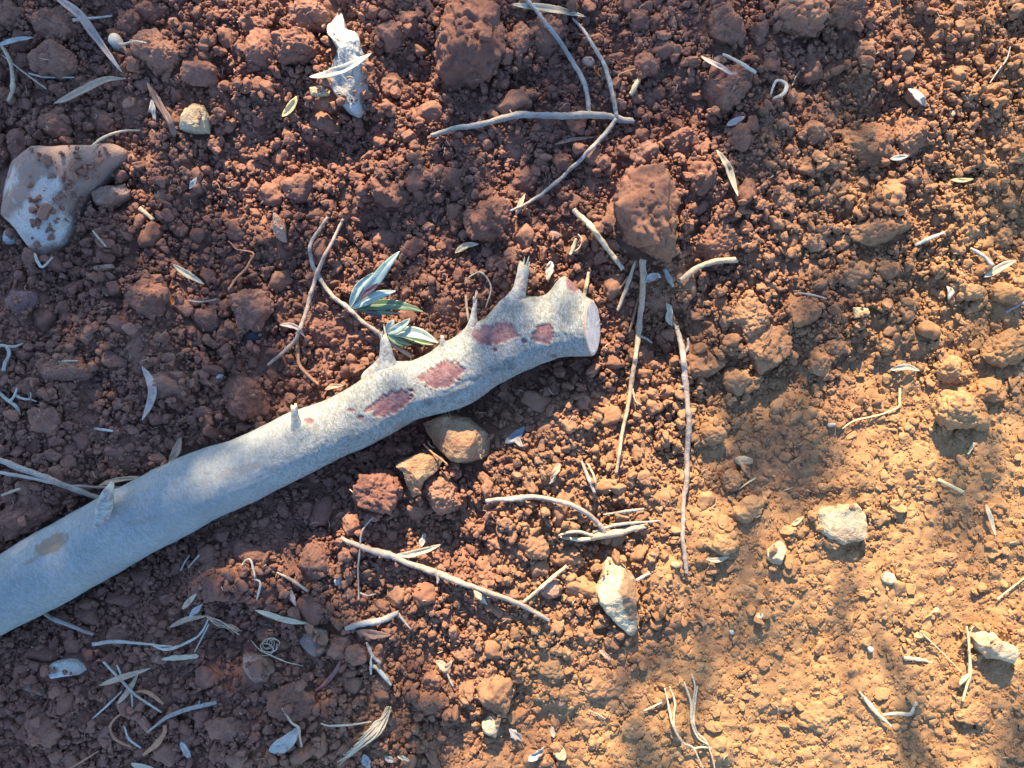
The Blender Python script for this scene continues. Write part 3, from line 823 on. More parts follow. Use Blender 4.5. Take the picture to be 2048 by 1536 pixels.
    def surf(px_, py_):
        k_ = int(np.argmin((st[:, 0] - px_) ** 2 + (st[:, 1] - py_) ** 2))
        d_ = min(math.hypot(st[k_, 0] - px_, st[k_, 1] - py_), st[k_, 2] * .92)
        return float(zc[k_] + SC * math.sqrt(st[k_, 2] ** 2 - d_ ** 2))
    STUBS = [
        ('tall broken stub with a splintered tip', [(1008, 652, -.012), (1020, 622, -.004), (1036, 588, .000), (1043, 560, .002), (1048, 530, .003)], [70, 56, 32, 23, 20]),
        ('thin maroon spike of torn wood', [(942, 672, -.008), (945, 650, -.001), (948, 625, .002), (951, 600, .004)], [34, 20, 11, 5]),
        ('frayed little stub', [(888, 706, -.006), (886, 688, .0), (884, 672, .003)], [24, 13, 5]),
        ('cone-shaped stub with ringed collar and pale torn tip', [(768, 762, -.012), (771, 738, -.001), (772, 716, .005), (771, 694, .008), (767, 672, .010)], [86, 58, 31, 21, 12]),
        ('small upright peg of a stub with ringed collar', [(598, 872, -.008), (594, 854, .000), (590, 834, .006), (588, 812, .010)], [44, 24, 14, 11]),
        ('flattened broken stub lying along the bark', [(190, 1094, -.006), (198, 1062, -.004), (207, 1026, .000), (214, 995, .003), (224, 966, .006)], [12, 26, 28, 24, 8]),
    ]
    for k, (lab, pts, ws) in enumerate(STUBS):
        zs_ = surf(pts[1][0], pts[1][1])
        q = catmull([(p[0], p[1], zs_ + p[2], w) for p, w in zip(pts, ws)], 1.5)
        x, y = W(q[:, 0], q[:, 1], q[:, 2])
        PP = np.stack([x, y, q[:, 2]], 1); rr = q[:, 3] * 0.5 * SC
        v, f, uv = tube(PP, rr, 28, 900 + k, jag=0.9, rough=0.10)
        o = mesh_obj('stub', v, f, bark_plain, uv=uv)
        o['label'] = lab
        ring = np.repeat(np.linspace(0, 1, len(PP)), 28)
        tipv = np.concatenate([smooth(0.86, 0.97, ring), [0.0, 1.0]])[:len(v)] 
        a = o.data.attributes.new('tip', 'FLOAT', 'POINT'); a.data.foreach_set('value', tipv.astype(np.float32))
        adopt(o, root)
        if k in (0, 1, 3):      # splinters on the torn tips
            for s_ in range(3):
                tip = PP[-1] + np.array([R.uniform(-1, 1), R.uniform(-.5, .5), R.uniform(-.3, .5)]) * rr[-1]
                d_ = PP[-1] - PP[-4]; d_ = d_ / np.linalg.norm(d_)
                L_ = R.uniform(.004, .009)
                d2 = d_ + np.array([R.uniform(-.5, .5), R.uniform(-.3, .5), R.uniform(-.2, .4)])
                vv, ff, uu = tube(np.array([tip - d_ * .003, tip + d2 * L_ * .5, tip + d2 * L_]), np.array([.0012, .0009, .0002]), 6, 5 + s_)
                sp = mesh_obj('splinter', vv, ff, WOOD['pale'], uv=uu); sp.parent = o
    return root

def tube(P0, rad, nr, seed, jag=0.0, rough=0.06, squash=1.0):
    P0 = np.asarray(P0, float); n = len(P0)
    T = np.gradient(P0, axis=0); T /= np.linalg.norm(T, axis=1)[:, None] + 1e-12
    ref = np.array([0, 0, 1.0])
    if abs(T[n // 2] @ ref) > 0.9: ref = np.array([1.0, 0, 0])
    Bv = np.cross(ref, T); Bv /= np.linalg.norm(Bv, axis=1)[:, None] + 1e-12
    Uv = np.cross(T, Bv)
    ph = np.linspace(0, 2 * math.pi, nr, endpoint=False)
    s = np.concatenate([[0], np.cumsum(np.linalg.norm(np.diff(P0, axis=0), axis=1))])
    SS, PH = np.meshgrid(s, ph, indexing='ij')
    r = np.repeat(np.asarray(rad)[:, None], nr, 1)
    rm = max(float(np.mean(rad)), 1e-4)
    q = np.stack([SS.ravel() / rm * 0.5, np.cos(PH).ravel(), np.sin(PH).ravel()], 1)
    r = r * (1 + rough * 2 * fbm3(q * 1.1 + seed * 7.1, 3, seed).reshape(r.shape))
    D = np.cos(PH)[..., None] * Bv[:, None] + np.sin(PH)[..., None] * Uv[:, None] * squash
    V = P0[:, None] + D * r[..., None]
    if jag:
        g = np.random.default_rng(seed)
        V[-1] += T[-1] * (g.uniform(-1, 1, nr) * rad[-1] * jag)[:, None]
    V = V.reshape(-1, 3)
    q = np.arange(n - 1)[:, None] * nr; k = np.arange(nr)[None]
    F = np.stack([q + k, q + (k + 1) % nr, q + nr + (k + 1) % nr, q + nr + k], -1).reshape(-1, 4).tolist()
    V = np.vstack([V, P0[:1] , P0[-1:]])
    F += [[(b + 1) % nr, b, len(V) - 2] for b in range(nr)] + [[(n - 1) * nr + b, (n - 1) * nr + (b + 1) % nr, len(V) - 1] for b in range(nr)]
    uv = np.stack([PH.ravel() * rm, SS.ravel()], 1)
    uv = np.vstack([uv, [[0, 0]], [[0, s[-1]]]])
    return V, F, uv

LOG = build_log()
lp = [(x, y - w * 0.95) for x, y, w in LOG_ST] + [(x, y + w * 0.95) for x, y, w in LOG_ST[::-1]]
block_poly(lp, 1.0, 0.03)
BLOCK_LOG = np.zeros(HM.shape, bool)
_px, _py = to_px(GX, GY, 0.03)
BLOCK_LOG = inside(_px.ravel(), _py.ravel(), lp).reshape(HM.shape)

# ------------------------------------------------------------------ soil clods, each an object
MARKS = [('the dirt-caked boulder', 110, 390), ('the half-buried white rock', 690, 120), ('the forked grey twig', 1190, 235), ('the knotty upright stick', 1373, 900),
         ('the leafy olive sprig', 740, 620), ('the log\'s sawn end', 1190, 650), ('the chunky ochre rock', 915, 885), ('the pale wedge-shaped rock', 1235, 1190),
         ('the squarish cream rock', 1685, 1048), ('the layered beige rock', 1995, 1295), ('the tan crescent leaf', 295, 785), ('the lumpy pink stone', 512, 1340),
         ('the oblong white pebble', 128, 1338), ('the dry grass tuft', 730, 1470), ('the bent hair-thin stem', 1760, 830), ('the two-tone pebble', 1722, 625),
         ('the blue-white leaf scrap', 1835, 192), ('the curled white straw ring', 1556, 180), ('the pale branching rootlet', 35, 800), ('the long rosy leaf blade', 185, 70),
         ('the tooth-shaped pale stone', 388, 235), ('the broken tan stick', 1420, 530), ('the slanting brown stick', 890, 1150), ('the cream stone flake', 985, 1452),
         ('the dry root strands', 1370, 1440), ('the crossed straws', 1780, 1420), ('the tan leaf slip', 1455, 345), ('the yellow leaf sliver', 1925, 360),
         ('the log\'s flattened stub', 215, 985), ('the charcoal flake', 505, 676), ('the bleached straw', 265, 1286), ('the torn split stick', 1210, 1065)]
BIG = [  # px, py, rx, ry, rot, height factor
    (940, 85, 74, 98, -8, .7), (1288, 430, 72, 98, -12, .75), (1592, 45, 54, 46, 0, .7), (1680, 38, 46, 40, 10, .7), (1440, 66, 42, 38, -15, .8), (1452, 182, 62, 42, -30, .7),
    (1355, 290, 42, 34, 10, .8), (1742, 285, 62, 48, 0, .55), (1815, 275, 32, 46, 20, .55), (1754, 462, 66, 36, -8, .6), (1777, 396, 28, 33, 0, .7), (481, 798, 44, 54, -20, .7), (488, 612, 46, 52, 20, .65),
    (299, 595, 38, 42, 0, .7), (402, 640, 26, 28, 0, .7), (345, 770, 34, 32, 30, .7), (151, 742, 46, 26, -5, .7), (112, 838, 34, 30, 0, .7), (755, 983, 52, 46, -10, 1.0), (882, 985, 44, 40, 20, .9), (838, 1018, 26, 22, 0, .6),
    (705, 1046, 22, 25, 0, .7), (58, 1028, 74, 46, -20, .6), (605, 25, 48, 34, 0, .8), (590, 92, 60, 42, -10, .85), (520, 98, 34, 36, 0, .75), (640, 232, 36, 24, 25, .7), (648, 655, 54, 48, 0, .30),
    (535, 376, 34, 33, 0, .7), (591, 366, 30, 27, 0, .7), (774, 381, 38, 32, 20, .65), (985, 438, 46, 56, 40, .7), (318, 105, 54, 38, 25, .7), (388, 140, 40, 32, 0, .7), (1923, 822, 42, 40, -30, .7),
    (1648, 726, 20, 25, 0, .8), (1540, 693, 46, 60, 0, .6), (1715, 549, 28, 26, 10, .7), (1772, 536, 28, 18, 0, .7), (1955, 584, 32, 15, 0, .8), (2022, 586, 30, 19, 10, .8), (2012, 695, 48, 34, -15, .55),
    (1905, 739, 30, 24, -30, .7), (1610, 622, 34, 34, 0, .6), (1503, 632, 44, 40, 0, .5), (1415, 727, 38, 34, 10, .6), (1485, 762, 30, 30, 0, .7), (1430, 868, 26, 22, 0, .7), (1391, 868, 12, 20, -25, .8),
    (1397, 362, 27, 31, 0, .7), (1478, 281, 24, 30, 0, .7), (1292, 134, 22, 22, 0, .8), (1278, 46, 19, 22, 0, .8), (1312, 50, 18, 16, 0, .8), (1508, 72, 18, 18, 0, .8), (1035, 86, 28, 42, 0, .65), (1092, 60, 38, 52, 0, .6),
    (1436, 482, 46, 34, -20, .65), (105, 116, 46, 34, 0, .7), (105, 253, 36, 24, 0, .7), (20, 283, 28, 30, 0, .7), (98, 44, 52, 36, 0, .6), (20, 30, 26, 30, 0, .7), (190, 232, 30, 24, 20, .7), (88, 1452, 34, 40, 0, .5),
    (455, 1448, 36, 24, 10, .7), (862, 1408, 46, 27, 5, .7), (992, 1392, 35, 38, 0, .5), (679, 1292, 24, 26, 0, .8), (590, 1400, 46, 42, 0, .5), (627, 1126, 36, 44, 0, .5), (718, 1300, 20, 18, 0, .8),
    (862, 1364, 18, 19, 0, .85), (930, 1310, 26, 16, 0, .6), (700, 1228, 12, 10, 0, .8), (760, 1372, 16, 18, 0, .8), (375, 1475, 20, 22, 0, .7), (410, 1430, 18, 24, 20, .7), (235, 1200, 30, 18, 0, .6), (270, 1160, 20, 16, 0, .7),
    (440, 1170, 22, 26, 10, .6), (500, 1110, 30, 22, 0, .5), (1065, 1090, 28, 24, 0, .6), (1130, 1110, 34, 20, 0, .5), (995, 1090, 22, 14, 0, .6), (1450, 1090, 26, 20, 0, .5), (1470, 960, 24, 26, 0, .6), (1500, 1020, 32, 24, -20, .6),
    (1960, 1430, 42, 30, 0, .3), (1640, 1440, 36, 30, 10, .25), (1100, 1335, 30, 22, 0, .3), (1205, 1375, 36, 22, 0, .22), (1270, 1460, 30, 24, 20, .25), (1180, 1275, 24, 18, 0, .35), (1900, 1120, 26, 16, 0, .35),
    (300, 20, 34, 22, 0, .7), (255, 35, 26, 24, 0, .7), (500, 40, 30, 24, 0, .7), (780, 60, 34, 32, 10, .7), (770, 160, 26, 24, 0, .6), (820, 40, 24, 30, 0, .7), (1130, 320, 26, 22, 0, .7), (1050, 350, 30, 26, 0, .7),
    (900, 355, 26, 22, 0, .7), (910, 425, 24, 22, 0, .7), (1290, 315, 28, 24, 0, .7), (1620, 270, 22, 24, 0, .7), (1600, 330, 26, 22, 0, .6), (1690, 480, 24, 20, 0, .7), (1630, 480, 26, 24, 0, .6), (1560, 400, 28, 26, 10, .6),
    (1620, 140, 26, 28, 0, .7), (1720, 115, 20, 22, 0, .7), (2020, 470, 26, 20, 0, .5), (1680, 690, 24, 20, 0, .6), (1990, 780, 30, 24, 0, .6), (1965, 840, 20, 22, 0, .6), (1780, 690, 16, 12, 0, .7),
]
clods = []
def size_word(d):
    return ('large', 'cobble-like') if d > 90 else ('fist-like', 'rounded') if d > 60 else ('middling', 'rounded') if d > 40 else ('small', 'rounded')

used = {}
def clod_label(px, py, d):
    o_ = sorted(range(len(MARKS)), key=lambda q: math.hypot(MARKS[q][1] - px, MARKS[q][2] - py))
    s = 'big cracked' if d > 80 else 'middling crumbly' if d > 48 else 'small lumpy' if d > 34 else 'little rounded'
    tone = 'red-brown' if zone(np.array([(px - 1024) * SC]), np.array([(768 - py) * SC]))[0] > 0.5 else 'orange-tan'
    return f'{s} {tone} soil clod near {MARKS[o_[0]][0]} and {MARKS[o_[1]][0]}', f'{s} clods near {MARKS[o_[0]][0]} and {MARKS[o_[1]][0]}'

bigmesh = {}
for k, (px, py, rx, ry, rot, hf) in enumerate(BIG):
    d = max(rx, ry)
    n = 6 if d > 40 else 5
    v, f = lump(500 + k, n, planes=8, sharp=0.88, lumps=0.07, rough=0.0, cells=int(10 + d * .3))
    v /= np.abs(v[:, :2]).max()
    z0 = 0.0
    x, y = W(px, py, 0.012)
    a, b = rx * SC * 1.03, ry * SC * 1.03
    h = min(a, b) * hf * 1.45
    zc = float(np.quantile(hm(x + rng.uniform(-a, a, 60) * .7, y + rng.uniform(-b, b, 60) * .7), 0.4)) + h * (0.30 if hf > .45 else 0.1)
    dn = ico(n)[0]
    v = v * np.array([a, b, h])
    g_ = np.random.default_rng(900 + k)
    cen_ = v[g_.choice(len(v), min(len(v), int(40 + d * 3.2)), replace=False)] + g_.normal(0, .0006, (int(40 + d * 3.2), 3))
    rc = g_.uniform(.0028, .0062, len(cen_))
    bl = np.zeros(len(v))
    for c_, r_ in zip(cen_, rc):
        q_ = 1 - ((v - c_) ** 2).sum(1) / r_ ** 2
        bl = np.maximum(bl, np.where(q_ > 0, np.sqrt(np.clip(q_, 0, 1)) * r_ * .38, 0))
    v = v + dn * (bl + .0022 * fbm3(v * 120, 3, k) + .0016 * fbm3(v * 420, 3, k + 7, .65))[:, None]
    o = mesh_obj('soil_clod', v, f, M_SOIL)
    o.location = (x, y, zc); o.rotation_euler = (0, 0, -math.radians(rot))
    clods.append((o, px, py, 2 * d))
    stamp(x, y, a * .95, b * .95, -math.radians(rot), zc, h * .95)
    block_ell(x, y, a * .86, b * .86, -math.radians(rot))

# smaller clods share a set of meshes
VAR = []
for k in range(20):
    v, f = lump(300 + k, 4, planes=10, sharp=0.9, lumps=0.08, rough=0.05, cells=12)
    v /= np.abs(v).max()
    me = bpy.data.meshes.new('clod_shape')
    me.from_pydata(v.tolist(), [], f)
    me.polygons.foreach_set('use_smooth', np.ones(len(me.polygons), bool))
    me.materials.append(M_SOIL)
    VAR.append(me)
need = 300 - len(BIG)
tries = 0
placed = []
while len(placed) < need and tries < 20000:
    tries += 1
    px, py = R.uniform(-10, 2058), R.uniform(-10, 1546)
    x, y = W(px, py, 0.01)
    kz = float(zone(np.array([x]), np.array([y]))[0])
    if R.random() > 0.12 + 0.88 * kz: continue
    r = (17 + 17 * R.random() ** 2.0) * (0.75 + 0.25 * kz)
    rm = r * SC
    i, j = cell(x, y)
    m_ = int(rm / RES * .8)
    if BLOCK[max(0, i - m_):i + m_ + 1, max(0, j - m_):j + m_ + 1].any(): continue
    if any((px - q[0]) ** 2 + (py - q[1]) ** 2 < (r + q[2]) ** 2 * .8 for q in placed): continue
    if any((px - q[0]) ** 2 + (py - q[1]) ** 2 < (r * .6 + max(q[2], q[3])) ** 2 * .85 for q in BIG): continue
    placed.append((px, py, r))
    o = bpy.data.objects.new('soil_clod', VAR[R.randrange(20)])
    C.objects.link(o)
    sx, sy, sz = rm * R.uniform(.95, 1.3), rm * R.uniform(.8, 1.05), rm * R.uniform(.65, .95) * (0.5 + 0.5 * kz)
    zc = float(np.quantile(HM[max(0, i - m_):i + m_ + 1, max(0, j - m_):j + m_ + 1], .35)) + sz * 0.38
    rot = R.uniform(0, 6.28)
    o.location = (x, y, zc); o.scale = (sx, sy, sz); o.rotation_euler = (R.uniform(-.25, .25), R.uniform(-.25, .25), rot)
    stamp(x, y, sx * .92, sy * .92, rot, zc, sz * .92)
    block_ell(x, y, sx * .8, sy * .8, rot)
    clods.append((o, px, py, 2 * r))
by_label = {}
for o, px, py, d in clods:
    by_label.setdefault(clod_label(px, py, d), []).append((d * o.dimensions.x * o.dimensions.y if False else d, o))
for (lab, grp), mem in by_label.items():
    mem.sort(key=lambda t: -t[0])
    lab1 = lab.replace(' soil clod near', ' clods near')
    short = lab1.split(' ', 1)[1]
    for k, (d, o) in enumerate(mem):
        if len(mem) == 1: tag(o, lab, 'soil clod', grp)
        elif len(mem) == 2 or k == 0:
            t_ = ('largest of the ' if len(mem) > 2 else ('larger of two ', 'smaller of two ')[k]) + short
            if len(t_.split()) > 16: t_ = t_.replace(' red-brown', '').replace(' orange-tan', '')
            tag(o, t_, 'soil clod', grp)
        else: tag(o, 'lesser ' + lab.split(' ', 1)[1], 'soil clod', grp)

# ------------------------------------------------------------------ crumbs: tens of thousands, one mass
CR = []          # x y z rx ry rz ez sx sy sz var
EX, EY = 0.62, 0.48
def tier(count, r0, r1, power, stamp_it, hollow):
    blur = boxblur(HM, 9)
    g = rng
    x = g.uniform(-EX, EX, count * 3); y = g.uniform(-EY, EY, count * 3)
    kz = zone(x, y)
    u = g.random(count * 3)
    r = r0 + (r1 - r0) * u ** power
    r = r * ((1.15 if r0 > .0025 else .8) * (1 - kz) + kz)
    i, j = cell(x, y)
    ok = ~BLOCK[i, j] & ~CLODM[i, j]
    ok &= g.random(len(x)) < (0.7 + 0.3 * kz if r0 >= 0.003 else 1.0)
    if hollow:
        ok &= (HM[i, j] - blur[i, j]) < g.normal(0.0004, hollow, len(x))
    sel = np.nonzero(ok)[0][:count]
    sel = sel[np.argsort(-r[sel])]
    for q in sel:
        rr = r[q]; X0, Y0 = x[q], y[q]
        a = rr * (0.9 + 0.5 * g.random()); b = rr * (0.75 + 0.3 * g.random()); c = rr * (0.72 + 0.3 * g.random()) * (0.48 + 0.52 * kz[q])
        if stamp_it:
            m_ = max(1, int(rr / RES * .7))
            ii_, jj_ = i[q], j[q]
            z = HM[max(0, ii_ - m_):ii_ + m_ + 1, max(0, jj_ - m_):jj_ + m_ + 1].mean() + c * (-0.12 + 0.72 * kz[q])
            rot = g.random() * 6.28
            stamp(X0, Y0, a * .9, b * .9, rot, z, c * .9)
        else:
            z = HM[i[q], j[q]] + c * (0.05 + 0.3 * kz[q])
            rot = g.random() * 6.28
        CR.append((X0, Y0, z, g.normal(0, .35), g.normal(0, .35), rot, a, b, c, g.integers(0, 20)))
tier(2300, 0.0055, 0.0090, 1.6, True, 0.004)
tier(9500, 0.0030, 0.0056, 1.4, True, 0.0024)
tier(26000, 0.0017, 0.0031, 1.3, True, 0.0016)
tier(38000, 0.0008, 0.0017, 1.2, False, 0.0012)
CR = np.array(CR)

def crumb_object():
    me = bpy.data.meshes.new('soil_crumbs')
    me.vertices.add(len(CR)); me.vertices.foreach_set('co', CR[:, :3].astype(np.float32).ravel())
    for nme, cols in (('rot', CR[:, 3:6]), ('scl', CR[:, 6:9])):
        a = me.attributes.new(nme, 'FLOAT_VECTOR', 'POINT'); a.data.foreach_set('vector', cols.astype(np.float32).ravel())
    a = me.attributes.new('var', 'INT', 'POINT'); a.data.foreach_set('value', CR[:, 9].astype(np.int32))
    me.materials.append(M_SOIL)
    o = bpy.data.objects.new('soil_crumbs', me); C.objects.link(o)
    o['kind'] = 'stuff'
    o['label'] = 'loose red soil crumbs strewn over the tilled ground'
    ng = bpy.data.node_groups.new('crumb_scatter', 'GeometryNodeTree')
    ng.interface.new_socket('Geometry', in_out='INPUT', socket_type='NodeSocketGeometry')
    ng.interface.new_socket('Geometry', in_out='OUTPUT', socket_type='NodeSocketGeometry')
    nd = ng.nodes
    gi = nd.new('NodeGroupInput'); go = nd.new('NodeGroupOutput')
    mp = nd.new('GeometryNodeMeshToPoints')
    ng.links.new(gi.outputs[0], mp.inputs['Mesh'])
    iop = nd.new('GeometryNodeInstanceOnPoints')
    ng.links.new(mp.outputs[0], iop.inputs['Points'])
    join = nd.new('GeometryNodeJoinGeometry')
    for k, vm in reversed(list(enumerate(VAR))):
        so = bpy.data.objects.new('crumb_shape', vm)       # never linked to the scene: only a source shape
        oi = nd.new('GeometryNodeObjectInfo'); oi.inputs['Object'].default_value = so
        oi.inputs['As Instance'].default_value = True
        ng.links.new(oi.outputs['Geometry'], join.inputs[0])
    ng.links.new(join.outputs[0], iop.inputs['Instance'])
    iop.inputs['Pick Instance'].default_value = True
    def attr(nme, typ):
        a = nd.new('GeometryNodeInputNamedAttribute'); a.data_type = typ; a.inputs['Name'].default_value = nme
        return a.outputs[0]
    e = nd.new('FunctionNodeEulerToRotation')
    ng.links.new(attr('rot', 'FLOAT_VECTOR'), e.inputs[0]); ng.links.new(e.outputs[0], iop.inputs['Rotation'])
    ng.links.new(attr('scl', 'FLOAT_VECTOR'), iop.inputs['Scale'])
    ng.links.new(attr('var', 'INT'), iop.inputs['Instance Index'])
    ng.links.new(iop.outputs[0], go.inputs[0])
    md = o.modifiers.new('scatter', 'NODES'); md.node_group = ng
    return o
crumb_object()

# ------------------------------------------------------------------ sticks, straws, roots and leaves draped on the soil
def drape(pts, r, lift=0.0, span=26, rest=0.75, stiff=1.0):
    """pixel path -> points resting on the height field"""
    q = catmull(np.asarray(pts, float)[:, :2], 2.5)
    x, y = W(q[:, 0], q[:, 1], 0.012)
    for _ in range(2):
        z = hm(x, y)
        n = len(z); w = max(1, int(span / 2.5))
        zz = np.array([z[max(0, i - w):i + w + 1].max() * .55 + z[max(0, i - w):i + w + 1].mean() * .45 for i in range(n)])
        w2 = int(w * 1.6 * stiff) + 1
        zp = np.pad(zz, w2, mode='edge'); kern = np.hanning(2 * w2 + 3)[1:-1]; kern /= kern.sum()
        zz = np.convolve(zp, kern, 'valid')
        zz = np.maximum(zz, z - 0.15 * np.abs(r).max()) + rest * np.asarray(r).max() + lift
        kern = np.hanning(9); kern /= kern.sum()
        zz = np.convolve(np.pad(zz, 4, mode='edge'), kern, 'valid')
        k = SC * (CAMH - zz) / CAMH
        x = (q[:, 0] - 1024) * k; y = (768 - q[:, 1]) * k
    return q, np.stack([x, y, zz], 1)

def wprof(ws, n):
    return np.interp(np.linspace(0, 1, n), np.linspace(0, 1, len(ws)), ws) * 0.44 * SC

def stick_mesh(pts, ws, seed, lift=0.0, nodes_=0, squash=1.0):
    q, P0 = drape(pts, np.array(ws) * .5 * SC, lift * .5)
    if all(len(p) > 2 for p in pts):
        P0[:, 2] += np.interp(np.linspace(0, 1, len(P0)), np.linspace(0, 1, len(pts)), [p[2] for p in pts])
    r = wprof(ws, len(P0))
    g = np.random.default_rng(seed)
    L = np.arange(len(P0))
    P0[:, :2] += (np.stack([fbm2(L * .05, L * 0 + seed, 3, seed), fbm2(L * .05, L * 0 + seed + 9, 3, seed + 1)], 1) * r.mean() * 0.55)
    for _ in range(nodes_):
        c = g.uniform(0.05, .95) * len(P0)
        r = r * (1 + 0.16 * np.exp(-((L - c) / 3.0) ** 2))
    return tube(P0, r, 10 if max(ws) > 7 else 7, seed, jag=0.9, rough=0.15, squash=squash)

seed_ = [2000]
def stick(name, label, cat, mkey, pts, ws, parts=(), lift=0.0, nodes_=0, group=None, squash=1.0, part_name='side_twig'):
    seed_[0] += 1
    if 'straw' in name and squash == 1.0: squash = 0.45
    v, f, uv = stick_mesh(pts, ws, seed_[0], lift, nodes_, squash)
    if not parts:
        o = mesh_obj(name, v, f, WOOD[mkey], uv=uv)
        return tag(o, label, cat, group)
    x, y = W(*pts[0][:2])
    root = thing(name, label, cat, (x, y, float(v[:, 2].min())), group)
    adopt(mesh_obj('stem', v, f, WOOD[mkey], uv=uv), root)
    for p in parts:
        seed_[0] += 1
        pn = p[3] if len(p) > 3 else part_name
        v, f, uv = stick_mesh(p[1], p[2], seed_[0], lift + (p[4] if len(p) > 4 else 0), 1)
        adopt(mesh_obj(pn, v, f, WOOD[p[0]], uv=uv), root)
    return root

def leaf_mesh(pts, width, seed, lift=0.0, fold=0.25, curl=0.0, blunt=0.0, thick=0.0004, zs=None, twist=0.0, base=0.08, ragged=0.12):
    q, P0 = drape(pts, np.array([0.0006]), lift, span=18)
    if zs is not None:
        P0[:, 2] = np.interp(np.linspace(0, 1, len(P0)), np.linspace(0, 1, len(zs)), zs)
        k = SC * (CAMH - P0[:, 2]) / CAMH
        P0[:, 0] = (q[:, 0] - 1024) * k; P0[:, 1] = (768 - q[:, 1]) * k
    n = len(P0)
    t = np.linspace(0, 1, n)
    w = (np.sin(np.pi * np.clip(t, 0, 1) ** 0.85) ** 0.72)
    w = np.maximum(w, base * (1 - t))
    if blunt: w = np.maximum(w, blunt * smooth(0, .12, t) * smooth(1.0, .93, t))
    g = np.random.default_rng(seed)
    w = w * (1 + ragged * fbm2(t * 6, t * 0 + seed, 3, seed, .7)) * width * .5 * SC
    T = np.gradient(P0, axis=0); T /= np.linalg.norm(T, axis=1)[:, None]
    Bv = np.cross(np.array([0, 0, 1.0]), T); Bv /= np.linalg.norm(Bv, axis=1)[:, None]
    Uv = np.cross(T, Bv)
    tw = twist * (t - .5)
    B2 = Bv * np.cos(tw)[:, None] + Uv * np.sin(tw)[:, None]; U2 = -Bv * np.sin(tw)[:, None] + Uv * np.cos(tw)[:, None]
    cols = np.linspace(-1, 1, 9)
    V, UV = [], []
    s = t * np.linalg.norm(np.diff(P0, axis=0), axis=1).sum()
    for side in (1, -1):
        for c in cols:
            hgt = fold * abs(c) + curl * (c * c) - 0.12 * (1 - abs(c)) ** 6
            wob = (0.06 + ragged * .6) * noise2(t * 6 + c * 2, t * 0 + seed * 3.3, seed + 2)
            V.append(P0 + B2 * (w * c)[:, None] + U2 * (w * (hgt + wob) + side * thick * (1 - .8 * abs(c)))[:, None])
            UV.append(np.stack([w * c, s], 1))
    V = np.array(V); UV = np.array(UV)          # (18, n, 3)
    m = len(cols)
    F = []
    idx = lambda a, b: a * n + b
    for a in range(m - 1):
        for b in range(n - 1):
            F.append([idx(a, b), idx(a, b + 1), idx(a + 1, b + 1), idx(a + 1, b)])
            F.append([idx(m + a, b), idx(m + a + 1, b), idx(m + a + 1, b + 1), idx(m + a, b + 1)])
    for b in range(n - 1):
        F.append([idx(0, b), idx(m, b), idx(m, b + 1), idx(0, b + 1)])
        F.append([idx(m - 1, b), idx(m - 1, b + 1), idx(2 * m - 1, b + 1), idx(2 * m - 1, b)])
    return V.reshape(-1, 3), F, UV.reshape(-1, 2)

def leaf(name, label, cat, mkey, pts, width, group=None, **kw):
    seed_[0] += 1
    if 'scrap' in name or 'chip' in name or 'strip' in name: kw.setdefault('ragged', 0.45)
    v, f, uv = leaf_mesh(pts, width * .9, seed_[0], **kw)
    return tag(mesh_obj(name, v, f, LEAF[mkey], uv=uv), label, cat, group)

# the forked grey twig
stick('forked_twig', 'grey forked twig with two curved upper prongs and one long lower prong', 'twig', 'grey',
      [(860, 271), (915, 257), (978, 243), (1035, 230), (1088, 230), (1137, 232), (1176, 230), (1218, 234), (1243, 239), (1269, 243)], [9, 12, 13, 14, 16, 12], nodes_=6, lift=.004,
      parts=[('grey', [(1179, 230), (1178, 218), (1169, 169), (1148, 127), (1116, 77), (1081, 32), (1049, -4), (1030, -30)], [10, 11, 10, 9, 8], 'prong', .003),
             ('grey', [(1234, 236), (1231, 222), (1222, 176), (1204, 123), (1176, 74), (1146, 37)], [9, 10, 9, 8, 5], 'prong', .003),
             ('grey', [(1233, 238), (1222, 252), (1197, 281), (1165, 316), (1134, 345), (1102, 373), (1063, 401), (1021, 422)], [10, 10, 9, 9, 8, 5], 'prong', .002),
             ('grey', [(1030, 232), (1022, 224), (1020, 220)], [5, 3], 'bud')])
# long sticks by the sawn end
stick('dry_stick', 'slender pale stick with two short side spurs standing off the sawn end of the log', 'stick', 'tan',
      [(1287, 520), (1285, 581), (1280, 641), (1273, 697), (1265, 753), (1258, 799), (1246, 862), (1232, 947)], [15, 13, 11, 10, 8, 7], nodes_=5, lift=.004,
      parts=[('pale', [(1278, 672), (1292, 677), (1304, 686)], [7, 4], 'spur', .003), ('tan', [(1264, 778), (1271, 802), (1283, 810)], [6, 3], 'spur', .003)])
stick('dry_stick', 'long knotty upright stick with a hooked spur near its split upper tip', 'stick', 'mauve',
      [(1353, 652), (1364, 704), (1369, 753), (1376, 799), (1378, 841), (1375, 887), (1373, 957), (1369, 1000), (1367, 1060), (1367, 1094), (1373, 1147)], [12, 13, 12, 12, 11, 10, 9], nodes_=7, lift=.004,
      parts=[('mauve', [(1366, 708), (1376, 693), (1375, 677)], [8, 5], 'spur', .005), ('pale', [(1354, 660), (1350, 650), (1347, 645)], [5, 3], 'splinter', .004), ('mauve', [(1368, 775), (1358, 772)], [6, 3], 'spur', .003)])
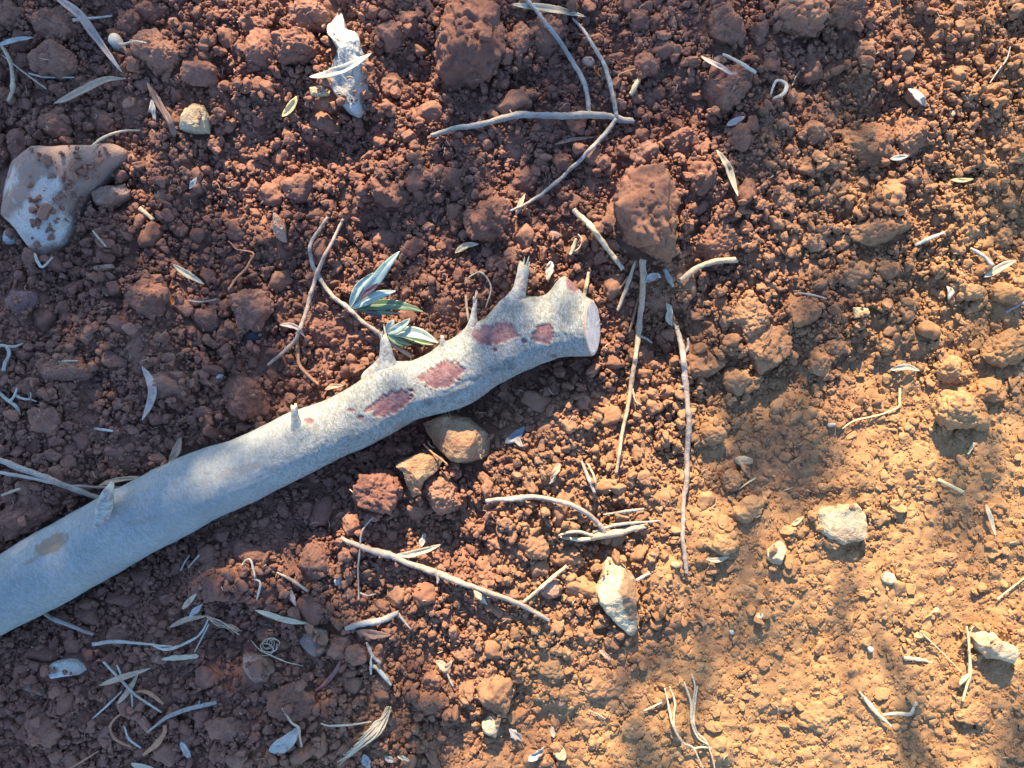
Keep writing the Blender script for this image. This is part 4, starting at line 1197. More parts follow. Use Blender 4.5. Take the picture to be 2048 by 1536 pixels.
# curved twig and torn stick
stick('curved_twig', 'smooth arched grey twig joined to the torn split stick', 'twig', 'mauve',
      [(970, 1003), (1000, 999), (1025, 997), (1070, 994), (1116, 1001), (1155, 1015), (1185, 1035), (1202, 1055), (1208, 1068)], [9, 11, 11, 11, 11, 12], nodes_=3, lift=.005)
stick('split_stick', 'torn split stick with peeling strips below the arched twig', 'stick', 'tan', [(1180, 1076), (1218, 1069), (1250, 1062), (1288, 1052)], [18, 18, 16, 13], lift=.003,
      parts=[('pale', [(1190, 1078), (1160, 1079), (1118, 1074)], [9, 9, 4], 'bark_strip', .002), ('tan', [(1186, 1072), (1160, 1064), (1135, 1066), (1118, 1072)], [7, 7, 4], 'bark_strip', .004),
             ('grey', [(1186, 1064), (1215, 1054), (1246, 1047), (1320, 1041)], [7, 8, 7, 3], 'bark_strip', .003)])
# slanting brown stick
stick('brown_stick', 'slanting brown stick with a knuckle and a downward spur in shade below the log', 'stick', 'mauve',
      [(683, 1075), (729, 1098), (774, 1110), (816, 1126), (869, 1143), (904, 1158), (957, 1177), (999, 1194), (1040, 1210), (1098, 1240)], [9, 14, 15, 14, 15, 11, 11, 11, 8], nodes_=6, lift=.003,
      parts=[('mauve', [(868, 1142), (876, 1155), (875, 1168)], [13, 9, 5], 'spur', .002)])
# olive sprig and its bare partner
def olive_sprig():
    pts = [(656, 434), (638, 462), (624, 484), (620, 505), (630, 542), (662, 588), (697, 618), (728, 645), (760, 668), (790, 692), (826, 716)]
    v, f, uv = stick_mesh(pts, [7, 8, 9, 10, 10, 10, 10, 9], 77, .004, 4)
    root = thing('olive_sprig', 'looped olive sprig with silvery and green leaves leaning against the log', 'sprig', (*W(697, 618), 0.0))
    adopt(mesh_obj('stem', v, f, WOOD['mauve'], uv=uv), root)
    zb = float(hm(*W(700, 616))) + .008
    z2 = float(hm(*W(772, 667))) + .009
    LV = [('silver', [(702, 616), (722, 592), (750, 562), (776, 528), (800, 502)], 27, [zb, zb + .012, zb + .024, zb + .032, zb + .034], .10, 0.2),
          ('silver', [(701, 616), (709, 594), (722, 570), (747, 545)], 20, [zb, zb + .010, zb + .016, zb + .018], .35, 0.9),
          ('silver', [(703, 617), (726, 604), (758, 590), (792, 582)], 23, [zb, zb + .012, zb + .017, zb + .016], .15, 0.0),
          ('olive', [(704, 618), (735, 611), (780, 609), (815, 614), (847, 624)], 25, [zb, zb + .006, zb + .011, zb + .012, zb + .009], .15, -0.2),
          ('olive', [(703, 618), (740, 621), (770, 625), (806, 627)], 13, [zb, zb + .003, zb + .006, zb + .006], .3, 0.3),
          ('wilt', [(720, 600), (730, 588), (745, 576), (762, 565)], 14, [zb + .012, zb + .017, zb + .021, zb + .025], .2, 0.3),
          ('wilt', [(728, 622), (748, 628), (760, 632), (762, 642)], 14, [zb + .001, zb + .004, zb + .004, zb + .001], .4, 0.0),
          ('silver', [(701, 615), (703, 600), (710, 586), (716, 578)], 9, [zb, zb + .004, zb + .007, zb + .009], .2, 0.0),
          ('silver', [(773, 667), (778, 655), (784, 646), (789, 639)], 17, [z2, z2 + .004, z2 + .007, z2 + .008], .2, 0.2),
          ('silver', [(774, 667), (790, 660), (806, 650), (821, 637)], 21, [z2, z2 + .009, z2 + .014, z2 + .016], .25, 0.3),
          ('silver', [(775, 668), (805, 664), (840, 668), (877, 686)], 27, [z2, z2 + .009, z2 + .014, z2 + .012], .22, -0.2),
          ('olive', [(778, 671), (810, 675), (840, 684), (868, 690)], 15, [z2, z2 + .003, z2 + .005, z2 + .004], .3, -0.2),
          ('olive', [(775, 669), (788, 678), (804, 686), (824, 690)], 19, [z2, z2 + .004, z2 + .005, z2 + .002], .2, 0.2)]
    for k, (mk, p, w, zs, fo, tw) in enumerate(LV):
        v, f, uv = leaf_mesh(p, w * .84, 60 + k, fold=fo, zs=zs, twist=tw, ragged=.03)
        o = mesh_obj('leaf', v, f, LEAF[mk], uv=uv)
        o['label'] = {'silver': 'pale silvery olive leaf', 'olive': 'green olive leaf', 'wilt': 'dark purple wilting leaf'}[mk]
        adopt(o, root)
olive_sprig()
stick('bare_twig', 'bare pale twig crossing the looped olive sprig like an X', 'twig', 'mauve',
      [(687, 437), (672, 468), (654, 503), (635, 545), (622, 590), (606, 640), (590, 680), (566, 706), (537, 730)], [6, 8, 9, 9, 10, 9, 8, 7], nodes_=6, lift=.008)
leaf('curled_leaf', 'small curled grey leaf caught on the bare twig', 'leaf', 'rose', [(560, 650), (580, 651), (597, 657), (610, 674)], 12, fold=.5, twist=1.2, lift=.006)

# --- sticks and straws: name, label, category, material, path, widths
for row in [
    ('dry_stick', 'short yellow stick fading to grey beside the tallest clod above the log', 'stick', 'pale', [(1148, 420), (1186, 457), (1218, 499), (1246, 538)], [11, 12, 11, 10], .004),
    ('broken_stick', 'broken tan stick with a square snapped tip below cracked clods', 'stick', 'tan', [(1359, 560), (1387, 542), (1422, 526), (1452, 521), (1475, 519)], [10, 12, 13, 14], .004),
    ('dry_stick', 'short straight grey-tan stick pointing down beside the sunken tan stone', 'stick', 'tan', [(1046, 1204), (1090, 1169), (1134, 1133)], [7, 9, 8], .003),
    ('stick_stub', 'short grey stick end poking out beside the pale wedge-shaped rock', 'stick', 'grey', [(1272, 1162), (1286, 1154), (1299, 1147)], [7, 8, 6], .002),
    ('grey_straw', 'grey straight straw above the torn split stick', 'straw', 'grey', [(1207, 1030), (1248, 1024), (1288, 1019)], [4, 7, 6], .002),
    ('dark_twig', 'thin dark twig lying alongside the slender pale stick', 'twig', 'brown', [(1278, 595), (1267, 634), (1258, 666)], [7, 6, 4], .002),
    ('brown_root', 'straight brown root hanging from the clod above the sawn end', 'root', 'tan', [(1272, 522), (1257, 563), (1236, 620)], [6, 9, 6], .003),
    ('root_sliver', 'thin brown root sliver beside the straight brown root', 'root', 'orange', [(1257, 553), (1248, 566), (1238, 578)], [4, 5, 3], .002),
    ('grey_straw', 'grey-brown straw upright just past the rounded scar of the log', 'straw', 'tan', [(1178, 545), (1174, 570), (1168, 598)], [6, 8, 6], .003),
    ('grey_straw', 'flat grey straw leaning on soil beside the curly pale shreds', 'straw', 'grey', [(1329, 538), (1337, 556), (1346, 573)], [9, 10, 7], .004),
    ('bent_wire_root', 'hair-thin grey root bent like a hook above the maroon spike', 'root', 'grey', [(929, 563), (945, 550), (964, 546), (982, 574), (971, 616)], [3, 4, 4, 3], .003),
    ('straw', 'short dull straw standing beside the maroon spike of the log', 'straw', 'tan', [(931, 592), (933, 615), (937, 642)], [5, 6, 5], .003),
    ('brown_root', 'brown kinked root running down to the log beside the flat dark clod', 'root', 'orange', [(595, 676), (596, 700), (597, 725), (612, 746), (637, 770)], [10, 8, 8, 7, 6], .001),
    ('pale_twig', 'thick mauve twig reaching under the log beside its flattened stub', 'twig', 'mauve', [(-20, 912), (0, 920), (53, 943), (105, 961), (155, 980), (204, 998)], [12, 13, 13, 12, 11], .006),
    ('thin_twig', 'thin pale twig running over the thick mauve twig into the log', 'twig', 'mauve', [(-20, 941), (0, 945), (53, 954), (105, 966), (158, 973), (257, 976)], [7, 8, 7, 6, 5], .010),
    ('grey_twig', 'grey twig poking out from under the shaded end of the log', 'twig', 'mauve', [(82, 1221), (105, 1236), (130, 1247), (160, 1258), (187, 1268)], [8, 9, 8, 6], .003),
    ('long_straw', 'long bleached straw lying level in deep shade below the log', 'straw', 'white', [(185, 1288), (229, 1284), (290, 1288), (345, 1292)], [9, 8, 5, 3], .003),
    ('bent_straw', 'bent bleached straw curving up towards a wispy grass head', 'straw', 'white', [(306, 1291), (331, 1299), (369, 1288), (401, 1267), (418, 1236)], [5, 7, 6, 5, 3], .004),
    ('straw', 'thin bleached straw crossing the curve of the bent straw', 'straw', 'white', [(418, 1248), (404, 1275), (389, 1304)], [3, 4, 3], .005),
    ('white_twig', 'forked white twig slanting across the two tan leaves', 'twig', 'white', [(207, 1323), (225, 1343), (243, 1362), (274, 1393), (323, 1424)], [5, 6, 5, 4], .007),
    ('straw', 'short white straw slanting up to the crossed tan leaves', 'straw', 'white', [(184, 1438), (218, 1407), (244, 1382)], [3, 5, 4], .003),
    ('straw', 'stubby white straw hanging below the crossed tan leaves', 'straw', 'white', [(262, 1382), (264, 1398), (264, 1415)], [5, 5, 3], .003),
    ('orange_root', 'shaggy orange root below the crossed tan leaves', 'root', 'orange', [(267, 1387), (284, 1383), (302, 1388), (326, 1407)], [6, 9, 8, 4], .002),
    ('brown_root', 'thin brown root curving round a clod beside the white straw', 'root', 'orange', [(245, 1424), (228, 1440), (221, 1455), (232, 1478), (264, 1495)], [4, 6, 7, 5], .002),
    ('orange_root', 'flat orange-tan root hanging from the grey forked stick', 'root', 'orange', [(330, 1450), (328, 1468), (313, 1488), (288, 1509)], [9, 10, 12, 6], .003),
    ('grey_stick', 'long tapering grey stick with a tiny spur in the shaded lower soil', 'stick', 'grey', [(296, 1466), (318, 1447), (338, 1432), (380, 1416), (432, 1404)], [4, 8, 10, 9, 8], .004),
    ('straw', 'curved white straw beside the flat orange-tan root', 'straw', 'white', [(248, 1453), (258, 1477), (282, 1495)], [4, 6, 4], .003),
    ('brown_twig', 'thin brown twig running to a tiny white bead in the shaded soil', 'twig', 'orange', [(135, 1540), (165, 1522), (198, 1501)], [4, 5, 3], .002),
    ('rootlet', 'short white rootlet below the log near fine fibres, split in two', 'root', 'white', [(362, 1140), (370, 1124), (379, 1110)], [4, 4, 2], .003),
    ('rootlet', 'white rootlet with a thick end next to the split one below the log', 'root', 'white', [(376, 1136), (386, 1124), (398, 1111)], [3, 4, 5], .003),
    ('rootlet', 'hooked white rootlet lying over the soil between log and slanting brown stick', 'root', 'white', [(482, 1132), (490, 1121), (500, 1119), (506, 1135), (510, 1156)], [3, 4, 5, 4], .003),
    ('rootlet', 'white rootlet hanging straight below the hooked one', 'root', 'white', [(508, 1158), (520, 1165), (518, 1182), (513, 1199)], [4, 5, 6, 3], .003),
    ('brown_twig', 'flat brown twig lying beside the short cream leaf in shade', 'twig', 'tan', [(553, 1144), (580, 1158), (616, 1183)], [4, 7, 5], .002),
    ('wire_root', 'hair-thin pale root crossing the slanting brown stick', 'root', 'mauve', [(746, 1035), (725, 1062), (720, 1098), (716, 1137), (718, 1186), (718, 1200)], [3, 4, 4, 4, 3], .006),
    ('rootlet', 'pale rootlet at the foot of the hair-thin root', 'root', 'white', [(716, 1184), (734, 1191), (752, 1188)], [4, 4, 2], .003),
    ('grey_twig', 'short grey twig with a forked tip below the bent grey stick', 'twig', 'grey', [(732, 1284), (738, 1298), (745, 1312), (762, 1328)], [5, 8, 7, 6], .002),
    ('white_twig', 'white forked twig pointing down towards the grass tuft', 'twig', 'white', [(742, 1348), (742, 1332), (752, 1335), (768, 1353), (782, 1372)], [5, 8, 10, 9, 3], .003),
    ('plum_pod', 'narrow plum-brown seed pod lying beside the grey-brown stone', 'seed pod', 'plum', [(630, 1382), (645, 1370), (660, 1355), (672, 1338), (680, 1322)], [3, 9, 10, 9, 4], .002),
    ('thin_twig', 'thin stem below the orange-brown leaf corner', 'twig', 'mauve', [(889, 1336), (898, 1355), (907, 1373)], [4, 5, 4], .003),
    ('grey_straw', 'grey-white grass stub in the shaded soil under the small clods', 'straw', 'grey', [(1162, 921), (1176, 952), (1190, 986)], [6, 8, 6], .003),
    ('grey_straw', 'thin straw lying against the grey-white grass stub', 'straw', 'tan', [(1175, 927), (1187, 950), (1192, 972)], [4, 5, 3], .004),
    ('thin_straw', 'thin yellow straw near the beige flake in crusted soil', 'straw', 'yellow', [(1478, 979), (1494, 967), (1511, 956)], [3, 4, 3], .002),
    ('dark_twig', 'thin black twig in the shadowed edge of a clod right of the knotty stick', 'twig', 'dark', [(1466, 824), (1482, 812), (1500, 798)], [4, 5, 3], .002),
    ('hair_stem', 'bent hair-thin yellow stem with an elbow on sunlit crumbs', 'stem', 'yellow', [(1800, 776), (1799, 800), (1796, 814), (1761, 829), (1719, 838), (1700, 846), (1684, 858)], [6, 6, 4, 4, 4, 3], .002),
    ('white_stick', 'bleached white stick angled beside the tan leaf on sunlit crumbs', 'stick', 'white', [(1940, 498), (1958, 507), (1972, 517), (1985, 532)], [6, 8, 7, 9], .003),
    ('straw', 'pale straw slanting above the bleached white stick', 'straw', 'white', [(1830, 491), (1860, 477), (1889, 465)], [6, 8, 4], .003),
    ('thin_straw', 'long faint straw leaning in the shaded strip beside sunlit crumbs', 'straw', 'white', [(2021, 94), (2014, 118), (2000, 136), (1979, 166)], [3, 3, 4, 2], .003),
    ('grey_straw', 'dark grey straw at the edge of the shaded clods', 'straw', 'grey', [(2012, 625), (2030, 614), (2056, 602)], [5, 6, 6], .003),
    ('yellow_straw', 'short thick yellow straw on sunlit crumbs below the round clod', 'straw', 'yellow', [(1876, 960), (1902, 972), (1927, 984)], [8, 8, 6], .002),
    ('yellow_straw', 'small yellow straw chip just below the round sunlit clod', 'straw', 'yellow', [(1949, 886), (1943, 898), (1936, 909)], [6, 7, 4], .002),
    ('grey_straw', 'thin grey straw lying flat in the shade between clods', 'straw', 'grey', [(1596, 586), (1624, 590), (1653, 598)], [3, 5, 3], .002),
    ('brown_root', 'dark little root curled on the face of a shaded clod', 'root', 'brown', [(1544, 650), (1540, 664), (1528, 680)], [5, 6, 4], .002),
    ('jointed_grass', 'dry grass stem with a broken joint beside the layered beige rock', 'grass stem', 'yellow', [(1933, 1252), (1937, 1276), (1939, 1302), (1940, 1348), (1933, 1374), (1925, 1402)], [4, 5, 5, 8, 6, 4], .003),
    ('hair_stem', 'straight hair-thin stem crossing sunlit crust', 'stem', 'yellow', [(1846, 1268), (1885, 1306), (1923, 1345)], [3, 3, 2], .003),
    ('yellow_straw', 'cream straw with a pointed tip lying level on sunlit crust', 'straw', 'pale', [(1808, 1315), (1836, 1319), (1865, 1325)], [8, 8, 3], .002),
    ('straw', 'broad cream straw slanting down across sunlit crust', 'straw', 'pale', [(1718, 1384), (1736, 1406), (1754, 1428), (1784, 1455)], [5, 9, 9, 4], .002),
    ('straw', 'bent cream straw meeting the broad slanting one', 'straw', 'pale', [(1764, 1431), (1792, 1428), (1819, 1428), (1826, 1418), (1832, 1404)], [6, 7, 8, 8, 4], .003),
    ('thin_straw', 'thin yellow stem with a knob at the border of the soil crust', 'straw', 'yellow', [(2054, 1150), (2030, 1170), (1994, 1199)], [4, 4, 6], .002),
    ('straw', 'curled white straw bent into an open ring in shaded soil', 'straw', 'white', [(1541, 190), (1546, 174), (1554, 162), (1566, 163), (1574, 172), (1567, 188), (1546, 196)], [4, 6, 6, 8, 7, 4], .003),
    ('straw', 'grey straw leaning beside the open white ring', 'straw', 'mauve', [(1600, 142), (1590, 156), (1584, 172)], [3, 3, 3], .002),
    ('straw', 'straight pale straw lying over a clod beside the rosy curled sliver', 'straw', 'white', [(1445, 107), (1475, 123), (1511, 145)], [5, 8, 8], .004),
    ('grey_straw', 'flat grey straw crossing under the long rosy leaf blade', 'straw', 'white', [(146, 40), (190, 35), (224, 31)], [7, 6, 4], .002),
    ('curved_twig', 'curved tan twig hooked down from the white sliver', 'twig', 'tan', [(2, 88), (18, 120), (25, 151), (26, 179), (18, 200)], [6, 8, 8, 9, 7], .005),
    ('thin_twig', 'thin dark straw crossing the curved tan twig', 'twig', 'mauve', [(6, 112), (46, 144), (92, 177)], [3, 4, 3], .007),
    ('straw', 'thin pale straw lying level left of the tan leaf', 'straw', 'white', [(57, 147), (88, 153), (148, 155)], [4, 5, 3], .003),
    ('pale_root', 'cream root arched over the upper rim of the dirt-caked boulder', 'root', 'pale', [(180, 296), (196, 282), (213, 272), (246, 262), (280, 261)], [4, 6, 6, 5, 4], .004),
    ('pale_root', 'pale curled root hanging at the foot of the dirt-caked boulder', 'root', 'white', [(69, 508), (75, 522), (84, 534), (95, 526), (106, 514)], [6, 7, 5, 4], .003),
    ('peg', 'blunt tan peg of wood beside the flat brown-pink stone', 'stick', 'tan', [(280, 416), (294, 428), (307, 441)], [10, 9, 7], .003),
    ('straw', 'short straw poking up below the flat brown-pink stone', 'straw', 'tan', [(185, 461), (198, 477), (212, 493)], [3, 5, 4], .003),
    ('brown_root', 'wavy brown root with fine branches above the big round clod', 'root', 'orange', [(457, 482), (466, 490), (475, 499), (506, 506), (500, 524), (492, 539), (475, 556), (457, 580)], [3, 4, 4, 5, 6, 6, 5], .003),
    ('straw', 'short white straw lying in deep shade above the log', 'straw', 'white', [(189, 856), (207, 859), (226, 863)], [5, 6, 4], .002),
    ('straw', 'pale straw resting level on the broad shaded clod', 'straw', 'pale', [(117, 723), (136, 722), (156, 721)], [4, 4, 2], .003),
    ('straw', 'short straw lying in the corner by the mauve twigs', 'straw', 'tan', [(3, 991), (22, 984), (40, 977)], [5, 7, 5], .002),
    ('dark_straw', 'thin dark straw between the two large clods above the log', 'straw', 'grey', [(376, 601), (402, 604), (432, 599)], [4, 4, 3], .003),
    ('peg', 'tan barrel-shaped bit of wood right of the forked twig', 'stick', 'pale', [(1260, 190), (1268, 177), (1277, 162)], [9, 11, 9], .004),
    ('straw', 'short cream splinter hanging above the tall broken stub', 'straw', 'pale', [(1153, 477), (1147, 494), (1140, 511)], [5, 8, 6], .003),
    ('thin_root', 'hair-thin root looping beside the short cream splinter', 'root', 'pale', [(1156, 468), (1164, 478), (1160, 494), (1150, 503)], [3, 3, 3], .004),
    ('thin_root', 'thin root spray curling left of the tan barrel-shaped bit', 'root', 'orange', [(1236, 166), (1238, 150), (1250, 144), (1270, 138)], [2, 3, 3, 2], .004),
    ('thin_root', 'thin brown root lying across the ochre rock\'s shaded corner', 'root', 'orange', [(848, 888), (866, 906), (882, 918), (896, 930)], [3, 4, 5, 3], .004),
    ('thin_straw', 'thin straw lying on crusted soil left of the dry root strands', 'straw', 'mauve', [(1180, 1422), (1196, 1429), (1212, 1438)], [3, 5, 3], .002),
    ('rootlet', 'short pale rootlet reaching towards the dry root strands', 'root', 'pale', [(1287, 1422), (1306, 1414), (1324, 1405)], [4, 5, 3], .002),
    ('grey_straw', 'small grey straw at the foot of the chunky ochre rock', 'straw', 'grey', [(1098, 968), (1107, 958), (1112, 940)], [3, 6, 8], .002),
]:
    nm, lab, cat, mk, pts, ws, lift = row
    parts = ()
    if nm == 'jointed_grass': parts = [('yellow', [(1939, 1350), (1930, 1358), (1920, 1369)], [6, 9, 6], 'leaf_sheath', .003)]
    if nm == 'white_twig' and pts[0][0] == 207: parts = [('white', [(243, 1362), (240, 1346), (233, 1330)], [4, 4, 3], 'side_twig', .007)]
    if nm == 'white_twig' and pts[0][0] == 742: parts = [('white', [(742, 1334), (741, 1322), (743, 1312)], [5, 5, 4], 'side_twig', .003)]
    if lab.startswith('long tapering grey'): parts = [('grey', [(398, 1411), (398, 1402)], [4, 3], 'spur', .004)]
    stick(nm, lab, cat, mk, pts, ws, parts, lift, nodes_=2 if max(ws) > 7 else 0)

stick('grey_bent_stick', 'grey bent stick with a thin drooping side branch in the shaded soil', 'stick', 'grey', [(693, 1258), (725, 1247), (764, 1240), (797, 1225)], [11, 14, 14, 10], lift=.003, nodes_=3,
      parts=[('grey', [(797, 1227), (808, 1242), (821, 1259)], [6, 6, 3], 'side_branch', .002)])
stick('branching_rootlet', 'pale branching rootlet like an antler in the deep shade', 'root', 'white', [(-6, 782), (10, 797), (21, 806), (32, 815), (38, 830)], [6, 7, 8, 7], lift=.004,
      parts=[('white', [(20, 803), (28, 792), (33, 777)], [6, 5, 3], 'branch', .004), ('white', [(28, 791), (46, 798), (62, 800), (74, 804)], [6, 5, 3], 'branch', .004), ('white', [(58, 800), (62, 792), (60, 784)], [3, 2], 'branch', .004)])
stick('grey_rootlet', 'grey lichened rootlet above the antler-like pale one', 'root', 'grey', [(-4, 690), (12, 692), (18, 708), (10, 724), (6, 742)], [6, 8, 7, 7], lift=.004,
      parts=[('grey', [(14, 694), (30, 693), (46, 686)], [6, 5, 3], 'branch', .004)])
# bulb with a root tail
bx_, by_ = W(218, 72, .02)
bz = float(hm(bx_, by_)) + .006
root = thing('wild_bulb', 'small white wild bulb with a curling root tail', 'bulb', (bx_, by_, bz))
v, f, uv = tube(np.array([[-.004, .008, 0], [-.003, .006, .001], [-.001, .002, .002], [.002, -.002, .002], [.005, -.005, .001], [.008, -.008, 0], [.012, -.010, -.001]]), np.array([.001, .0045, .0068, .0065, .0045, .0022, .0012]), 16, 41, rough=.05)
o = mesh_obj('bulb_body', v, f, WOOD['white'], uv=uv); o.parent = root
v, f, uv = stick_mesh([(238, 88), (250, 88), (262, 84), (276, 83), (293, 86)], [5, 4, 4, 3], 42, .006)
adopt(mesh_obj('root_tail', v, f, WOOD['pale'], uv=uv), root)

